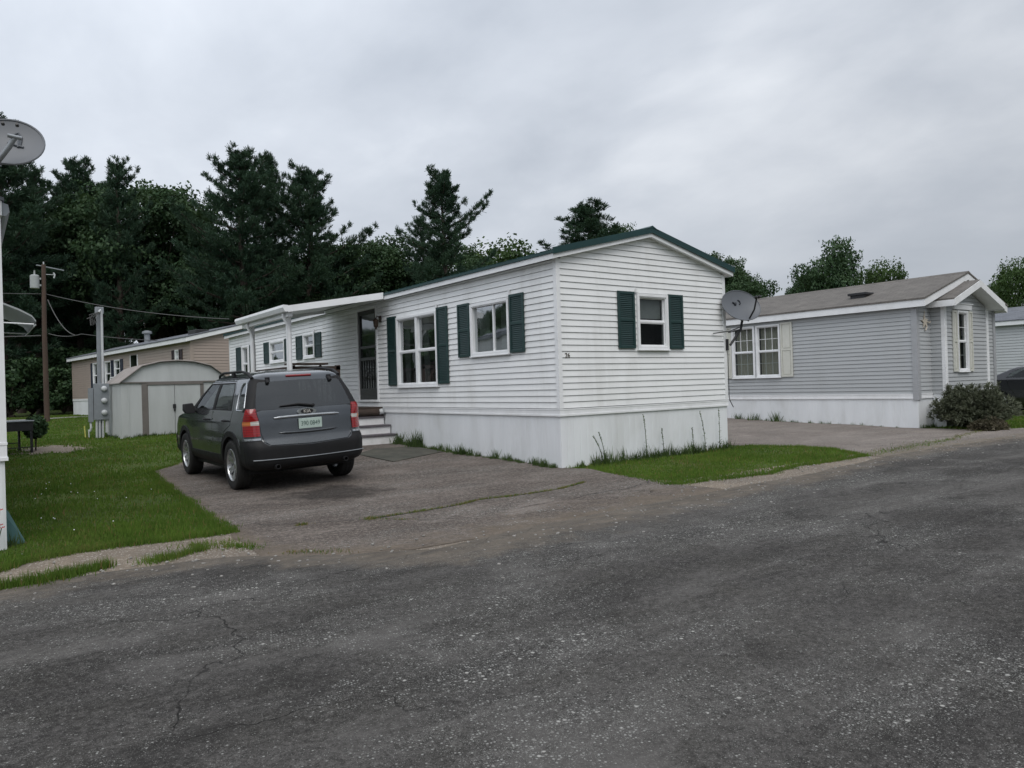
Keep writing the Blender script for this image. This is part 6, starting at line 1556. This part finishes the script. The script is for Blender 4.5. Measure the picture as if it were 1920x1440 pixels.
leafy('lB', 640, 62, 475, 'leafy tree behind the long branch of the right hand pine', GL2, rz=.1)
leafy('lD', 760, 60, 480, 'leafy tree low at the left foot of the lone pine', GL2, rz=1.9)
leafy('lB', 850, 58, 470, 'leafy tree low at the right foot of the lone pine', GL2, rz=3.9)
leafy('lC', 960, 68, 466, 'light green tree just above the white home roof between two pines', GL2, rz=0)
leafy('lC', 905, 70, 487, 'small light green tree beside the right foot of the lone pine', GL2, rz=2.1)
leafy('lA', 1165, 66, 430, 'dark tree tip touching the left of the white home gable peak', GL2, rz=2.0, sq=.6)
leafy('lD', 1385, 62, 494, 'dark tree between the white home gable and the grey home roof', GL2, rz=1.0, sq=.8)
leafy('lA', 1345, 60, 490, 'dark tree partly hidden behind the right eave of the white home', GL2, rz=3.0, sq=.7)
leafy('lD', 1562, 66, 457, 'wide dark tree rising behind the grey home roof', GL2, rz=4.4, sq=.70)
leafy('lA', 1522, 70, 520, 'low left shoulder tree behind the grey home roof', GL2, rz=5.4, sq=.5)
leafy('lC', 1642, 68, 500, 'light green tree right of the wide dark tree behind the grey home', GL2, rz=.6, sq=.7)
leafy('lC', 1855, 60, 530, 'thin light tree behind the bay gable of the grey home', GL2, rz=1.2, sq=.6)
leafy('lD', 1885, 64, 560, 'small dark tree behind the pale grey home roof', GL2, rz=2.5, sq=.6)
leafy('lC', 1925, 42, 488, 'leafy green branch tree cut by the right edge of the photo', GL2, rz=3.3, sq=.55)
leafy('lB', 1750, 72, 600, 'low tree hidden behind the grey home ridge', GL2, rz=.8)
# undergrowth
PB_['sA'] = lambda: (leafy_parts(21, 4, 2.6, .02, 26, 260, .20), MT['leaf'])
def bush(*a, **k): return place('leafy_bush', 'sA', PB_['sA'], *a, name='leafy_bush', baseH=4., cat='bush', **k)
bush(118, 47, 700, 'dark green bush at the left end of the tan home', 'bushes under the trees', rz=1)
bush(60, 49, 690, 'dark bush left of the utility pole foot', 'bushes under the trees', rz=2)
bush(18, 46, 680, 'dark bush behind the patio table', 'bushes under the trees', rz=3)
bush(160, 52, 660, 'dark bush behind the far end of the tan home', 'bushes under the trees', rz=4)
# far wood seen between the trunks: one mass
r = np.random.default_rng(77); N_ = 60000
pxs = r.uniform(-500, 1150, N_); dep = r.uniform(66, 90, N_); tz = r.uniform(0, 1, N_)
hx = 6.5 + 2.5 * np.sin(pxs * .013) + 1.5 * np.sin(pxs * .041 + 1); hx = np.where(pxs > 880, hx * .7, hx)
Pz = tz ** .8 * hx; D_ = np.array(cf)[None] + np.array(cr)[None] * ((pxs - 960) / 1393.65)[:, None]
C = np.array(CAM)[None] + D_ * dep[:, None]; C[:, 2] = Pz + r.normal(0, .3, N_) + .3
Nn = unit(r.normal(0, 1, (N_, 3))); A = unit(np.cross(Nn, r.normal(0, 1, (N_, 3)))); B = np.cross(Nn, A); s_ = r.uniform(.2, .5, N_)
th_ = r.uniform(0.75, 2 * pi - 0.75, 40000) + math.atan2(cf.x, cf.y); dr_ = r.uniform(48, 75, 40000); hh_ = (7 + 2.5 * np.sin(th_ * 9) + 1.5 * np.sin(th_ * 23)) * r.uniform(0, 1, 40000) ** .8  # wood carried on unseen round behind the camera, put there for reflections in glass
C2 = np.stack([CAM.x + dr_ * np.sin(th_), CAM.y + dr_ * np.cos(th_), hh_], -1); C = np.concatenate([C, C2]); N_ = len(C)
Nn = unit(r.normal(0, 1, (N_, 3))); A = unit(np.cross(Nn, r.normal(0, 1, (N_, 3)))); B = np.cross(Nn, A); s_ = np.concatenate([s_, r.uniform(.35, .8, 40000)])
o = quads_obj('woodland', C, A * s_[:, None], B * (s_ * .7)[:, None], MT['leaf']); tag(o, kind='stuff', label='far dark woodland between the tree trunks and, unseen, all round behind the camera', cat='woodland')
mb = MB(); rr = random.Random(3)
for i in range(70):
    q = rr.uniform(-300, 1100); d_ = rr.uniform(58, 80); D1 = cf + cr * ((q - 960) / 1393.65); x, y = CAM.x + D1.x * d_, CAM.y + D1.y * d_
    mb.tube([(x, y, 0), (x + rr.uniform(-.3, .3), y, 9)], [.2, .1], 6)
o = mb.build('far_trunks', MT['bark']); tag(o, kind='stuff', label='far tree trunks standing in the dark woodland', cat='trunks')

# ---- juniper by the grey home
jn = empty('juniper_shrub', (11.95, -1.22, 0), 0, 'large dark spreading shrub in front of the grey home bay', 'shrub')
r = np.random.default_rng(31); T_, Dd = [], []; lm = MB()
for i in range(420):
    a = r.uniform(0, 6.28); q = r.uniform(.35, 1) ** .7; L = 1.0 * q; rx_, ry_ = 1.42, .9
    e_ = r.uniform(.15, 1.25); hx_ = cos(e_) * L; tip = np.array([cos(a) * rx_ * hx_, sin(a) * ry_ * hx_, .12 + sin(e_) * L * .95])
    if i < 90: lm.tube([(0, 0, .02), tuple(tip * .5 + np.array([0, 0, .02])), tuple(tip)], [.025, .014, .004], 4, cap=False)
    for s in np.linspace(.3, 1, 8):
        p = tip * s + np.array([0, 0, .1 * s * (1 - s)]); T_.append(p + r.normal(0, .035, 3)); d_ = tip / np.linalg.norm(tip) + np.array([0, 0, .35]) + r.normal(0, .3, 3); Dd.append(d_)
T_ = np.array(T_); Dd = unit(np.array(Dd)); nb = 20; C = np.repeat(T_, nb, 0); D = unit(np.repeat(Dd, nb, 0) + r.normal(0, .5, (len(C), 3))); ln = r.uniform(.05, .13, len(C)); C = C + D * ln[:, None] * .5; C[:, 2] = np.maximum(C[:, 2], .02)
Sx = unit(np.cross(D, r.normal(0, 1, C.shape)))
lm.build('stems', MT['bark'], jn); quads_obj('foliage', C, D * (ln / 2)[:, None], Sx * .0065, MT['shrub'], jn)
jb = empty('dry_shrub', (11.25, -1.80, 0), 0, 'low brownish shrub at the foot of the large dark shrub', 'shrub')
r = np.random.default_rng(32); n = 5200; u = unit(r.normal(0, 1, (n, 3))); u[:, 2] = abs(u[:, 2]); q = r.uniform(.3, 1, n) ** .6; C = u * q[:, None] * np.array([.55, .32, .26]) * (1 + .2 * np.sin(u[:, :1] * 7))
D = unit(u + r.normal(0, .6, u.shape)); Sx = unit(np.cross(D, r.normal(0, 1, C.shape))); quads_obj('foliage', C, D * .035, Sx * .010, MT['shrub_brown'], jb)
lm = MB(); [lm.tube([(0, 0, 0), tuple(np.array([cos(a), sin(a), .7]) * .3)], [.012, .004], 4) for a in np.linspace(0, 6, 12)]; lm.build('stems', MT['bark'], jb)

# ---- tall weeds against the skirting
def weed(x, y, h, lean, label, seed, leafn=26, name='tall_weed'):
    rr = random.Random(seed); z = g(x, y); root = empty(name, (x, y, z), 0, label, 'weed', 'tall weeds against the white skirting')
    pts = []; lx = 0
    for i in range(9):
        s = i / 8; pts.append((lean * s ** 1.8 * h + (.0), -.02 * s, h * s * (1 - .08 * abs(lean) * s)))
    mb = MB(); mb.tube(pts, [.0075 * (1 - .55 * i / 8) for i in range(9)], 5)
    # flower spike: rough tip
    for i in range(40):
        s = .62 + .38 * rr.random(); k = s * 8; i0 = min(int(k), 7); q = Vector(pts[i0]).lerp(Vector(pts[i0 + 1]), k - i0); a = rr.uniform(0, 6.28); e = Vector((cos(a), sin(a), .4)) * .012
        mb.quad(q, q + e + Vector((0, 0, .008)), q + e * 1.4, q + e - Vector((0, 0, .006)))
    mb.build('stem', MT['weed'], root)
    mb = MB()
    for i in range(leafn):
        s = rr.random() ** 1.5 * .62; k = s * 8; i0 = min(int(k), 7); q = Vector(pts[i0]).lerp(Vector(pts[i0 + 1]), k - i0); a = rr.uniform(0, 6.28); L = rr.uniform(.035, .085) * (1.1 - s); d = Vector((cos(a), sin(a) * .6 - .3, .5)).normalized(); w = d.cross(Vector((0, 0, 1))).normalized() * L * .2
        mb.quad(q, q + d * L * .5 + w, q + d * L, q + d * L * .5 - w)
    mb.build('leaves', MT['weed'], root)
weed(.80, -.10, .50, -.45, 'leaning weed stalk nearest the left of the gable skirting', 1)
weed(.88, -.07, .55, -.28, 'weed stalk just right of the leaning one by the gable skirting', 2)
weed(1.85, -.08, .78, -.10, 'tall curved weed under the left shutter of the gable window', 3, 30)
weed(2.28, -.08, .52, -.12, 'medium weed below the right half of the gable window', 4)
weed(3.08, -.07, .48, -.10, 'short weed below the right shutter edge of the gable', 5)
weed(3.42, -.07, .78, -.20, 'tall curved weed near the right end of the gable skirting', 6, 34)
weed(3.82, -.08, .80, -.03, 'tallest straight weed nearest the right corner of the gable skirting', 7, 40)
# low weeds along both skirtings: uncountable
r = np.random.default_rng(9)
cl_ = []
def clump(x, y, h, n, sp):
    for _ in range(n): cl_.append((x + r.normal(0, sp), y + r.normal(0, sp * .6), h * r.uniform(.4, 1.0)))
for _ in range(64): clump(r.uniform(.55, 3.2), -.09 + r.normal(0, .04), r.uniform(.08, .32), 14, .035)
for _ in range(34): clump(r.uniform(2.0, 4.15), -.10 + r.normal(0, .05), r.uniform(.08, .26), 16, .045)
for _ in range(130):
    y = r.uniform(0, 1) ** 1.0 * 5.4; clump(-.07 + r.normal(0, .03), y, (.05 + .13 * abs(math.sin(y * 3.1) * math.sin(y * 1.3 + 1))) * (1.6 if y > 3.6 else 1), 16, .035)
clump(-.1, 4.5, .42, 120, .10); clump(-.09, 5.3, .30, 90, .09); clump(-.06, 1.75, .22, 60, .05); clump(-.06, 1.35, .17, 50, .04); clump(.30, -.11, .13, 70, .05); clump(-.03, .2, .1, 40, .05); clump(-.07, 2.9, .24, 70, .07); clump(-.07, 3.4, .2, 60, .07)
for _ in range(60): clump(r.uniform(11.2, 15), -.36, r.uniform(.05, .16), 12, .04)
for _ in range(50): clump(11.09, r.uniform(0, 5), r.uniform(.04, .12), 10, .04)
clump(11.05, 3.6, .35, 90, .10); clump(11.05, 4.3, .28, 70, .12); clump(11.05, 4.9, .22, 60, .08)
for _ in range(60): clump(r.uniform(-4.2, -1.4), 13.42, r.uniform(.06, .16), 14, .05)
for _ in range(20): clump(-4.26, r.uniform(13.5, 16), r.uniform(.06, .16), 12, .04)
for _ in range(40): clump(-7.28, r.uniform(-.9, 8), r.uniform(.06, .2), 16, .04)
fr = np.array(cl_); o = blades('low_weeds', fr[:, 0], fr[:, 1], fr[:, 2], .008 + .045 * fr[:, 2], MT['weed'], 4, lean=.6); tag(o, kind='stuff', label='low weeds and grass along the skirtings', cat='weeds')
# leafy plant by the patio table
pb_ = empty('leafy_plant', (-6.32, 11.3, g(-6.3, 11.3)), 0, 'dark leafy plant beside the right legs of the patio table', 'plant')
r = np.random.default_rng(33); n = 900; u = unit(r.normal(0, 1, (n, 3))); C = u * (r.uniform(.2, 1, n) ** .5)[:, None] * np.array([.26, .26, .28]) + np.array([0, 0, .55]); Nn = unit(u + r.normal(0, .7, u.shape)); A = unit(np.cross(Nn, r.normal(0, 1, u.shape))); B = np.cross(Nn, A)
quads_obj('foliage', C, A * .045, B * .02, MT['leaf'], pb_); mb = MB(); mb.tube([(0, 0, 0), (.02, 0, .5)], .02, 6); mb.build('stem', MT['bark'], pb_)
# clover flowers in the lawn
mb = MB(); rr = random.Random(8)
for i in range(18):
    x, y = rr.uniform(-7, -5.4), rr.uniform(-1, 4.5)
    if not grass_ok(np.array([x]), np.array([y]))[0]: continue
    mb.lathe([(0, .009), (.006, .006), (.007, 0), (0, -.005)], Matrix.Translation((x, y, g(x, y) + .055)), 6)
o = mb.build('clover_flowers', MT['white']); tag(o, kind='stuff', label='tiny white clover flowers scattered in the lawn', cat='flowers')
# pebbles lying on the verge and road edge
mb = MB()
for i in range(700):
    x = rr.uniform(-9, 12); y = float(road_edge(x)) + rr.gauss(-.05, .45); s = rr.uniform(.004, .013)
    mb.box(-s, -s * .8, -s * .3, s, s * .8, s * .5, Matrix.Translation((x, y, .013)) @ Matrix.Rotation(rr.uniform(0, 3), 4, 'Z') @ Matrix.Rotation(rr.uniform(-.4, .4), 4, 'X'))
o = mb.build('pebbles', simple('pebble', (.28, .27, .25), .9, .4, 60)); tag(o, kind='stuff', label='small pebbles scattered along the road edge', cat='pebbles')
# red flowers at the left edge
fl = empty('red_flowers', (-7.42, -1.12, 0), 0, 'red flowers at the left edge in front of the left white home', 'flowers')
mb = MB()
for i in range(9): a = i * .7; mb.tube([(0, 0, 0), (.05 * cos(a), .05 * sin(a), .22 + .02 * i)], .004, 4)
mb.build('stems', MT['weed'], fl)
mb = MB()
for i in range(9):
    a = i * .7; c = Vector((.05 * cos(a), .05 * sin(a), .22 + .02 * i))
    for k in range(5): b = k * 1.256; e = Vector((cos(b), sin(b), .3)) * .02; mb.quad(c, c + e + Vector((0, 0, .008)), c + e * 1.4, c + e - Vector((.004, .004, .004)))
mb.build('petals', simple('petal', (.5, .03, .03), .6), fl)
